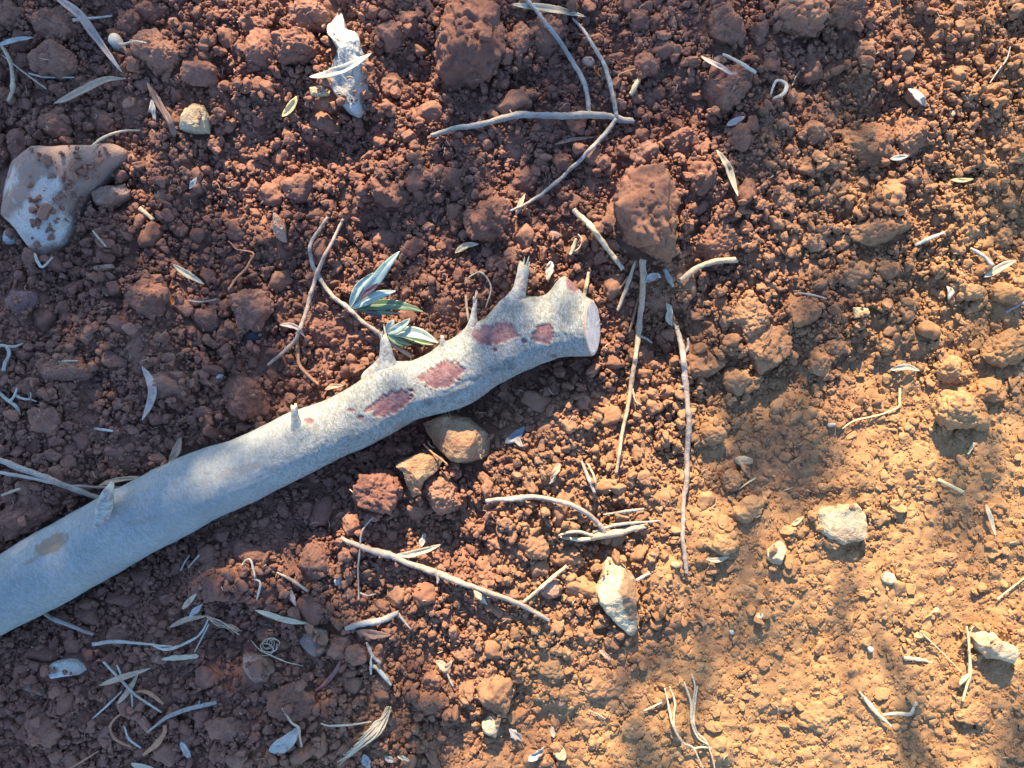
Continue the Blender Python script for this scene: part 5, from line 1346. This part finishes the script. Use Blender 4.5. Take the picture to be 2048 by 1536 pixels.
# --- leaves and flat scraps
for row in [
    ('folded_leaf', 'long rosy folded leaf blade running down beside the white bulb', 'leaf', 'rose', [(100, -22), (121, 0), (162, 32), (193, 74), (218, 109), (245, 146)], 19, dict(fold=.5, lift=.006, blunt=.35)),
    ('dry_leaf', 'tan dry leaf slanting above the dirt-caked boulder', 'leaf', 'tan', [(108, 207), (134, 197), (165, 181), (211, 160), (252, 157)], 18, dict(fold=.3, lift=.004)),
    ('leaf_sliver', 'white papery sliver where the curved tan twig begins', 'leaf', 'greywhite', [(-8, 92), (32, 80), (68, 75)], 11, dict(fold=.3, lift=.004)),
    ('bark_strip', 'flat brown strip of bark beside the tooth-shaped pale stone', 'bark', 'brown', [(294, 163), (316, 204), (338, 239), (351, 273)], 17, dict(fold=.2, lift=.004, blunt=.7)),
    ('leaf_scrap', 'small grey papery scrap beside the brown strip of bark', 'leaf scrap', 'greywhite', [(303, 199), (306, 218), (312, 242)], 13, dict(fold=.5, lift=.004, twist=.8)),
    ('leaf_scrap', 'small grey wedge of leaf near the sunlit crumbs', 'leaf scrap', 'greywhite', [(379, 378), (387, 366), (394, 354)], 11, dict(fold=.3, lift=.003)),
    ('straw_leaf', 'cream pointed leaf above the pair of large clods', 'leaf', 'cream', [(346, 529), (366, 543), (386, 555), (409, 569)], 15, dict(fold=.35, lift=.004)),
    ('dry_leaf', 'grey curled leaf lying across the half-buried white rock', 'leaf', 'greywhite', [(619, 154), (648, 151), (672, 144), (697, 134), (744, 106)], 20, dict(fold=.3, lift=.006, twist=.4)),
    ('dry_leaf', 'short yellow leaf below the clods beside the white rock', 'leaf', 'yellow', [(564, 233), (577, 222), (587, 208), (597, 190)], 18, dict(fold=.4, lift=.003)),
    ('leaf_scrap', 'cream curled scrap at the base of the dark crumbly clod', 'leaf scrap', 'cream', [(910, 506), (925, 496), (938, 490), (958, 488)], 15, dict(fold=.5, lift=.004, twist=.6)),
    ('dry_leaf', 'cream spotted leaf lying over the upper tip of the forked twig', 'leaf', 'cream', [(1024, 9), (1060, 13), (1105, 19), (1141, 26), (1173, 34)], 18, dict(fold=.3, lift=.004)),
    ('leaf_sliver', 'grey-brown leaf sliver beside the lower prong of the forked twig', 'leaf', 'brown', [(1110, 289), (1141, 280), (1165, 277), (1191, 274)], 8, dict(fold=.3, lift=.004)),
    ('leaf_sliver', 'rosy curled sliver with a blunt tip over the tan pebble', 'leaf', 'rose', [(1402, 113), (1420, 124), (1445, 137), (1461, 147), (1477, 146)], 10, dict(fold=.5, lift=.005)),
    ('dry_leaf', 'grey-mauve leaf half hidden between shaded clods', 'leaf', 'rose', [(1453, 251), (1470, 243), (1490, 233)], 15, dict(fold=.2, lift=.003)),
    ('leaf_slip', 'tan rolled leaf slip lying steeply on the shaded clods', 'leaf', 'cream', [(1433, 300), (1446, 318), (1456, 336), (1465, 362), (1476, 393)], 15, dict(fold=.5, lift=.005, blunt=.3)),
    ('leaf_sliver', 'narrow tan sliver at the end of the lower prong', 'leaf', 'tan', [(1032, 431), (1040, 410), (1050, 388)], 11, dict(fold=.4, lift=.004)),
    ('leaf_scrap', 'blue-white torn leaf scrap in dark soil by sunlit crumbs', 'leaf scrap', 'greywhite', [(1816, 178), (1828, 186), (1838, 196), (1853, 213)], 18, dict(fold=.3, lift=.005, twist=1.2)),
    ('leaf_tip', 'pointed bluish leaf tip poking from under a large clod', 'leaf', 'greywhite', [(1780, 318), (1796, 316), (1818, 312)], 12, dict(fold=.3, lift=.003)),
    ('leaf_sliver', 'yellow leaf sliver glowing on sunlit crumbs', 'leaf', 'yellow', [(1902, 360), (1924, 361), (1948, 358)], 10, dict(fold=.3, lift=.003)),
    ('dry_leaf', 'tan narrow leaf lying next to the bleached white stick', 'leaf', 'cream', [(1968, 554), (1990, 542), (2008, 531), (2034, 520)], 18, dict(fold=.3, lift=.004, blunt=.2)),
    ('crescent_leaf', 'tan crescent-shaped leaf standing on shaded crumbs above the log', 'leaf', 'rose', [(284, 733), (299, 757), (306, 781), (300, 809), (284, 841)], 19, dict(fold=.25, lift=.005)),
    ('dry_leaf', 'folded brown leaf touching the upper side of the log', 'leaf', 'tan', [(362, 875), (354, 900), (347, 916), (336, 940)], 19, dict(fold=.4, lift=.004)),
    ('peeled_strip', 'tan peeled strip of bark arching into the log near its stub', 'bark', 'tan', [(196, 972), (218, 964), (239, 959), (265, 956), (296, 956)], 10, dict(fold=.3, lift=.010, blunt=.5)),
    ('leaf_sliver', 'small tan leaf sliver resting on soil beside the small upright peg', 'leaf', 'tan', [(650, 780), (666, 773), (688, 771)], 11, dict(fold=.3, lift=.003)),
    ('leaf_scrap', 'silver-grey scrap of leaf behind the tall broken stub', 'leaf scrap', 'greywhite', [(1102, 522), (1099, 540), (1095, 562)], 17, dict(fold=.4, lift=.004, twist=.7, blunt=.5)),
    ('leaf_scrap', 'curly pale shred of leaf hanging by the slender stick', 'leaf scrap', 'greywhite', [(1292, 566), (1302, 556), (1314, 550), (1322, 556)], 17, dict(fold=.6, lift=.006, twist=1.5)),
    ('leaf_scrap', 'crumpled cream shred above the split tip of the knotty stick', 'leaf scrap', 'cream', [(1332, 606), (1338, 622), (1338, 638), (1345, 652)], 17, dict(fold=.6, lift=.006, twist=1.2)),
    ('dark_leaf', 'slate-dark leaf with a tan torn corner in the log shadow', 'leaf', 'slate', [(1010, 886), (1026, 876), (1038, 866), (1050, 853)], 20, dict(fold=.3, lift=.004)),
    ('leaf_scrap', 'bluish scrap under the slate-dark leaf', 'leaf scrap', 'greywhite', [(1031, 875), (1038, 885), (1046, 894)], 13, dict(fold=.4, lift=.002)),
    ('leaf_scrap', 'tan leaf scrap above the arched grey twig', 'leaf scrap', 'tan', [(1119, 926), (1112, 942), (1101, 961)], 14, dict(fold=.4, lift=.003)),
    ('dry_leaf', 'cream leaf on a shadowed ridge beside sunlit crumbs', 'leaf', 'cream', [(1780, 740), (1806, 734), (1822, 736), (1840, 742)], 14, dict(fold=.4, lift=.004)),
    ('leaf_scrap', 'white papery scrap near the dark gap between clods', 'leaf scrap', 'greywhite', [(1893, 572), (1900, 584), (1897, 600)], 13, dict(fold=.4, lift=.004, twist=.8)),
    ('leaf_scrap', 'small yellow leaf scrap above the squarish cream rock', 'leaf scrap', 'yellow', [(1584, 1050), (1596, 1042), (1608, 1032)], 11, dict(fold=.3, lift=.002)),
    ('dry_leaf', 'pale lens-shaped leaf lying near the foot of the knotty stick', 'leaf', 'cream', [(1411, 1118), (1434, 1120), (1459, 1113)], 11, dict(fold=.4, lift=.003)),
    ('leaf_sliver', 'narrow upright cream leaf in sunlit crust', 'leaf', 'cream', [(1971, 1008), (1979, 1032), (1991, 1072)], 11, dict(fold=.4, lift=.003)),
    ('leaf_scrap', 'tan leaf scrap in crust left of the wedge rock shadow', 'leaf scrap', 'tan', [(1199, 1300), (1210, 1309), (1223, 1320)], 10, dict(fold=.4, lift=.002)),
    ('dry_leaf', 'cream grooved leaf lying along the slanting brown stick', 'leaf', 'cream', [(792, 1109), (816, 1109), (852, 1100), (884, 1088)], 15, dict(fold=.45, lift=.006)),
    ('leaf_scrap', 'upright grey scrap behind the cream grooved leaf', 'leaf scrap', 'greywhite', [(843, 1094), (845, 1082), (851, 1066)], 13, dict(fold=.4, lift=.004)),
    ('dry_leaf', 'cream leaf with a clod resting on it above the grey-brown stone', 'leaf', 'cream', [(510, 1220), (540, 1229), (563, 1237), (590, 1243), (618, 1247)], 14, dict(fold=.4, lift=.003)),
    ('dry_leaf', 'tan leaf leading into a wispy grass head below the log', 'leaf', 'tan', [(338, 1255), (358, 1245), (378, 1237), (414, 1232)], 12, dict(fold=.4, lift=.004)),
    ('leaf_sliver', 'small tan sliver above the wispy grass head', 'leaf', 'tan', [(365, 1218), (377, 1204), (393, 1187)], 12, dict(fold=.2, lift=.003, blunt=.4)),
    ('leaf_scrap', 'grey crinkled curl of leaf beside the small tan sliver', 'leaf scrap', 'greywhite', [(378, 1237), (392, 1220), (406, 1206)], 12, dict(fold=.6, lift=.004, twist=1.5)),
    ('bark_chip', 'cream chip of bark lying level in the shaded soil', 'bark', 'cream', [(323, 1319), (345, 1316), (370, 1314), (398, 1312)], 14, dict(fold=.1, lift=.003, blunt=.8)),
    ('dry_leaf', 'narrow tan leaf lying over the other crossed one in shade', 'leaf', 'tan', [(199, 1371), (225, 1361), (255, 1351), (302, 1336)], 13, dict(fold=.4, lift=.008)),
    ('dry_leaf', 'narrow tan leaf lying under the other crossed one in shade', 'leaf', 'tan', [(234, 1409), (252, 1388), (264, 1370), (277, 1346)], 12, dict(fold=.3, lift=.003)),
    ('leaf_scrap', 'blue-grey peg-like scrap in the shaded lower soil', 'leaf scrap', 'greywhite', [(362, 1483), (370, 1496), (380, 1515)], 16, dict(fold=.4, lift=.004, blunt=.6)),
    ('dry_leaf', 'tan cupped leaf at the edge of the shaded lower soil', 'leaf', 'cream', [(262, 1527), (282, 1532), (308, 1536)], 14, dict(fold=.4, lift=.003)),
    ('dry_leaf', 'thin grey-brown leaf under the grey bent stick', 'leaf', 'brown', [(712, 1262), (740, 1268), (762, 1270), (783, 1270)], 19, dict(fold=.2, lift=.002)),
    ('leaf_corner', 'three-cornered orange-brown leaf piece among shaded crumbs', 'leaf', 'tan', [(870, 1322), (882, 1328), (892, 1336), (904, 1322)], 17, dict(fold=.2, lift=.004)),
    ('leaf_scrap', 'cream scrap of straw under the slanting brown stick', 'leaf scrap', 'cream', [(948, 1181), (960, 1194), (976, 1210)], 12, dict(fold=.3, lift=.003, blunt=.3)),
    ('petal_leaf', 'broad silver-white leaf like a petal on dark crumbs', 'leaf', 'greywhite', [(538, 1502), (556, 1494), (576, 1482), (598, 1456)], 32, dict(fold=.15, lift=.004, blunt=.5)),
    ('leaf_scrap', 'orange-tan upright chip below the flat brown twig', 'leaf scrap', 'rose', [(582, 1180), (585, 1196), (592, 1213)], 12, dict(fold=.2, lift=.003)),
    ('leaf_scrap', 'upright grey-white scrap below the dry grass tuft', 'leaf scrap', 'greywhite', [(727, 1508), (732, 1522), (740, 1542)], 17, dict(fold=.3, lift=.004, blunt=.6)),
    ('leaf_scrap', 'shrivelled grey-green scrap beside the cream stone flake', 'leaf scrap', 'greywhite', [(1018, 1458), (1028, 1468), (1038, 1474), (1044, 1484)], 17, dict(fold=.6, lift=.003, twist=1.5)),
    ('leaf_scrap', 'shrivelled grey-green scrap beside the yellow cone stone', 'leaf scrap', 'greywhite', [(1056, 1522), (1070, 1512), (1080, 1502), (1088, 1494)], 18, dict(fold=.6, lift=.003, twist=1.5)),
    ('leaf_scrap', 'little pale scrap above the yellow cone stone', 'leaf scrap', 'cream', [(1103, 1452), (1105, 1464), (1108, 1476)], 12, dict(fold=.4, lift=.003)),
    ('leaf_scrap', 'shrivelled grey leaf at the foot of the dry grass tuft', 'leaf scrap', 'greywhite', [(770, 1512), (780, 1518), (790, 1524)], 13, dict(fold=.5, lift=.003)),
    ('leaf_scrap', 'pale curved seed husk at the shaded lower edge', 'leaf scrap', 'cream', [(794, 1512), (808, 1516), (820, 1522)], 10, dict(fold=.5, lift=.003)),
    ('leaf_scrap', 'yellow seed scrap above the level cream straw', 'leaf scrap', 'yellow', [(1828, 1272), (1836, 1270), (1846, 1274)], 13, dict(fold=.4, lift=.002)),
    ('leaf_scrap', 'yellow crumb of leaf on the brightest crust', 'leaf scrap', 'yellow', [(1864, 1222), (1870, 1220), (1878, 1216)], 11, dict(fold=.3, lift=.002)),
]:
    nm, lab, cat, mk, pts, w, kw = row
    leaf(nm, lab, cat, mk, pts, w, **kw)

# stalk of the petal leaf
stick('leaf_stalk', 'crooked pale stalk above the broad silver-white leaf', 'stem', 'tan', [(565, 1416), (575, 1432), (584, 1446), (598, 1456), (600, 1474), (603, 1493)], [4, 4, 5, 6, 5, 4], lift=.005)

def strands(name, label, cat, mkey, pl, w, lift=.004, part='blade'):
    x, y = W(*pl[0][0])
    root = thing(name, label, cat, (x, y, 0))
    for k, p in enumerate(pl):
        seed_[0] += 1
        v, f, uv = stick_mesh(p, [w * .6, w, w * .9, w * .5], seed_[0], lift + R.uniform(0, .006))
        adopt(mesh_obj(part, v, f, WOOD[mkey], uv=uv), root)
    return root
tuft = [[(641, 1446), (660, 1451), (700, 1450), (743, 1444)]]
for k in range(22):
    a = k / 21
    x1 = 680 + 62 * a + R.uniform(-7, 7); y1 = 1526 - 62 * a + R.uniform(-8, 8)
    x0, y0 = 783 - R.uniform(0, 10), 1412 + R.uniform(0, 12)
    mx = (x0 + x1) / 2 + 10 - 16 * a + R.uniform(-7, 7); my = (y0 + y1) / 2 + 8 + R.uniform(-6, 6)
    tuft.append([(x0, y0), ((x0 + mx) / 2 + 2, (y0 + my) / 2 + 3), (mx, my), (x1, y1), (x1 - R.uniform(2, 8), y1 + R.uniform(-2, 8))])
strands('grass_tuft', 'fanned tuft of dry cream grass blades on shaded crumbs', 'grass tuft', 'pale', tuft, 4.5)
strands('root_strands', 'bundle of dry root strands running down sunlit crust', 'roots', 'pale',
        [[(1330, 1377), (1339, 1418), (1346, 1450), (1366, 1485), (1387, 1497), (1408, 1540)], [(1339, 1372), (1350, 1404), (1348, 1442), (1352, 1458)],
         [(1383, 1348), (1390, 1376), (1385, 1418), (1390, 1460), (1415, 1488), (1430, 1540)], [(1369, 1365), (1381, 1404), (1383, 1442), (1396, 1474), (1418, 1490)],
         [(1395, 1372), (1390, 1410), (1388, 1446), (1394, 1466)], [(1386, 1497), (1404, 1494), (1424, 1496)]], 5.5, .002, 'strand')
wisp = []
for k in range(9):
    wisp.append([(412 + R.uniform(-3, 3), 1232 + R.uniform(-3, 3)), (436 + R.uniform(-4, 4), 1246 + R.uniform(-6, 6)), (456 + R.uniform(-6, 8), 1256 + R.uniform(-8, 6)), (480 + R.uniform(-14, 6), 1264 + R.uniform(-12, 8))])
strands('wispy_grass', 'wispy dry grass head in the shade below the log', 'grass', 'tan', wisp, 2.6)
curl = []
for k in range(7):
    cx, cy = 540 + R.uniform(-14, 14), 1290 + R.uniform(-8, 10)
    r_ = R.uniform(8, 18); a0 = R.uniform(0, 6.28)
    curl.append([(cx + r_ * math.cos(a0 + t), cy + r_ * .7 * math.sin(a0 + t)) for t in np.linspace(0, R.uniform(2.5, 5), 6)])
curl.append([(502, 1280), (520, 1300), (545, 1312), (575, 1325), (606, 1332)])
strands('rootlet_tangle', 'tangle of curly pale rootlets beside the grey-brown stone', 'roots', 'pale', curl, 3.0, .004, 'rootlet')

# fine litter nobody could count
def litter():
    V, F, UV = [], [], []
    nv = 0
    for k in range(620):
        px, py = R.uniform(-100, 2150), R.uniform(-80, 1620)
        x, y = W(px, py, .01)
        if BLOCK_LOG[cell(x, y)]: continue
        a = R.uniform(0, 6.28); L = R.uniform(5, 20) * (0.6 if R.random() < .5 else 1)
        bend = R.uniform(-.9, .9)
        p = [(px, py), (px + L * .5 * math.cos(a), py + L * .5 * math.sin(a)), (px + L * .5 * math.cos(a) + L * .5 * math.cos(a + bend), py + L * .5 * math.sin(a) + L * .5 * math.sin(a + bend))]
        w = R.choice([1.2, 1.5, 2, 2.6])
        q, P0 = drape(p, np.array([w * .5 * SC]), .0005, span=8)
        P0 = P0[::2] if len(P0) > 6 else P0
        v, f, uv = tube(P0, wprof([w * .7, w, w * .5], len(P0)), 4, k, rough=.1)
        V.append(v); UV.append(uv); F += [[i + nv for i in fc] for fc in f]; nv += len(v)
    o = mesh_obj('plant_litter', np.vstack(V), F, WOOD['tan'], uv=np.vstack(UV))
    o['kind'] = 'stuff'; o['label'] = 'fine rootlet and straw fibres scattered over the soil'
litter()

# ------------------------------------------------------------------ the olive tree that dapples the ground (stands up-sun, outside the frame)
LIT = ["1139986433567688",
       "0029999534457589",
       "0128966434567694",
       "0114654346667896",
       "0113464459876495",
       "0113476679985594",
       "0012465459952895",
       "0002585579962997",
       "0002998998896999",
       "0001234789979997",
       "0000014899299986",
       "0000003898199986"]
T0 = np.array([[int(c) for c in r] for r in LIT], float) / 9.0
def tau_at(px, py):
    u = np.clip(px / 128 - .5, 0, 14.999); v = np.clip((py - 45) / 128 - .5, 0, 10.999)
    i = v.astype(int); j = u.astype(int); fu = u - j; fv = v - i
    t = (T0[i, j] * (1 - fu) + T0[i, j + 1] * fu) * (1 - fv) + (T0[i + 1, j] * (1 - fu) + T0[i + 1, j + 1] * fu) * fv
    out = (px < -150) | (px > 2200) | (py < -150) | (py > 1700)
    t = np.where(out, 0.35, t)
    return -np.log(np.clip(t ** 1.15, .006, .985))

def olive_tree():
    root = thing('olive_tree', 'olive tree standing up-sun that dapples the tilled soil with shade', 'tree', (-0.2, 4.6, 0))
    bk, nt, bs = nodes('old_olive_bark')
    g = N(nt, 'ShaderNodeNewGeometry')
    c = mixc(nt, tex(nt, g.outputs['Position'], 14, 5, .65), (0.20, 0.17, 0.14), (0.36, 0.33, 0.28))
    nt.links.new(c, bs.inputs['Base Color']); bs.inputs['Roughness'].default_value = .9
    tr = np.array([[-.2, 4.6, -.1], [-.22, 4.58, .25], [-.12, 4.52, .6], [-.2, 4.45, .95], [-.15, 4.35, 1.25]])
    P0 = catmull(tr, .06)
    rr = np.interp(np.linspace(0, 1, len(P0)), [0, .15, 1], [.24, .17, .13])
    v, f, uv = tube(P0, rr, 24, 71, rough=.09)
    adopt(mesh_obj('trunk', v, f, bk, uv=uv), root)
    A = 1.8e-4
    n = 60000
    gx_ = rng.uniform(-0.95, 0.95, n); gy_ = rng.uniform(-0.85, 0.85, n)
    tau = tau_at(gx_ / SC + 1024, 768 - gy_ / SC)
    area = 1.9 * 1.7 * math.sin(SUN_EL)
    # sprigs of several leaves each
    per = 6
    want = area / A / per          # sprigs for tau = 1 everywhere
    keep = rng.random(n) < np.clip(tau * want / n, 0, 1)
    gx_, gy_ = gx_[keep], gy_[keep]
    t = rng.uniform(2.0, 3.9, len(gx_))
    cen = np.stack([gx_, gy_, np.zeros(len(gx_))], 1) + SUN[None] * t[:, None]
    # the rest of the crown, clear of the gaps that let the sun onto this patch of soil
    q = rng.normal(size=(6500, 3)); q /= np.linalg.norm(q, axis=1)[:, None]
    q = np.array([0, 4.3, 2.5]) + q * rng.random((6500, 1)) ** .4 * np.array([2.9, 1.9, 1.7])
    gq = q - SUN[None] * (q[:, 2:3] / SUN[2])
    clear = (np.abs(gq[:, 0]) < 0.75) & (np.abs(gq[:, 1]) < 0.62)
    extra = q[~clear & (q[:, 2] > .7)]
    cen_frame = cen
    cen = np.vstack([cen, extra])
    V, F = [], []
    nv = 0
    shape = [(-.5, 0), (-.2, .5), (.15, .5), (.5, 0), (.15, -.5), (-.2, -.5)]
    for c in cen:
        ax = rng.normal(size=3); ax /= np.linalg.norm(ax)
        for k in range(per):
            p = c + ax * rng.uniform(-.03, .03) + rng.normal(0, .012, 3)
            d = ax * .6 + rng.normal(size=3); d /= np.linalg.norm(d)
            s = np.cross(d, rng.normal(size=3)); s /= np.linalg.norm(s)
            L = rng.uniform(.045, .068); w = rng.uniform(.010, .014)
            nn = np.cross(d, s)
            V.append(np.array([p + d * L * a + s * w * b + nn * .002 * abs(b) for a, b in shape]))
            F.append([nv, nv + 1, nv + 2, nv + 3]); F.append([nv, nv + 3, nv + 4, nv + 5])
            nv += 6
    o = mesh_obj('crown', np.vstack(V), F, LEAF['olive'], smooth_=False, uv=np.zeros((nv, 2)))
    adopt(o, root)
    # limbs reaching into the crown, thin boughs to the sprigs
    made = 0
    for k in range(200):
        e = extra[rng.integers(0, len(extra))]
        s0 = P0[-1 - rng.integers(0, 8)]
        mid = (s0 + e) / 2 + np.array([rng.normal(0, .15), rng.normal(0, .15), rng.uniform(.05, .35)])
        pp = catmull(np.array([s0, mid, e, e + (e - mid) * .25]), .08)
        v, f, uv = tube(pp, np.interp(np.linspace(0, 1, len(pp)), [0, .5, 1], [.05, .016, .004]), 10, 700 + k, rough=.05)
        vd = np.vstack([v[a_] * (1 - t_) + v[np.minimum(a_ + 10, len(v) - 1)] * t_ for t_ in np.linspace(0, 1, 12) for a_ in [np.arange(len(v))]])
        gp = vd - SUN[None] * (vd[:, 2:3] / SUN[2])
        if ((np.abs(gp[:, 0]) < 0.72) & (np.abs(gp[:, 1]) < 0.62)).any(): continue
        adopt(mesh_obj('limb', v, f, bk, uv=uv), root)
        made += 1
        if made == 14: break
    # drooping bough whose tip throws the soft dark band down the trodden corner
    b0 = np.array([*W(1343, 1300), 0.0]) + SUN * 2.5; b1 = np.array([*W(1310, 1580), 0.0]) + SUN * 2.6
    pp = catmull(np.array([P0[-1], [.9, 4.2, 1.5], [1.2, 3.4, 2.3], [.5, 2.7, 1.95], b1, b0]), .06)
    v, f, uv = tube(pp, np.interp(np.linspace(0, 1, len(pp)), [0, .5, .8, 1], [.05, .022, .014, .008]), 12, 730, rough=.05)
    adopt(mesh_obj('limb', v, f, bk, uv=uv), root)
olive_tree()
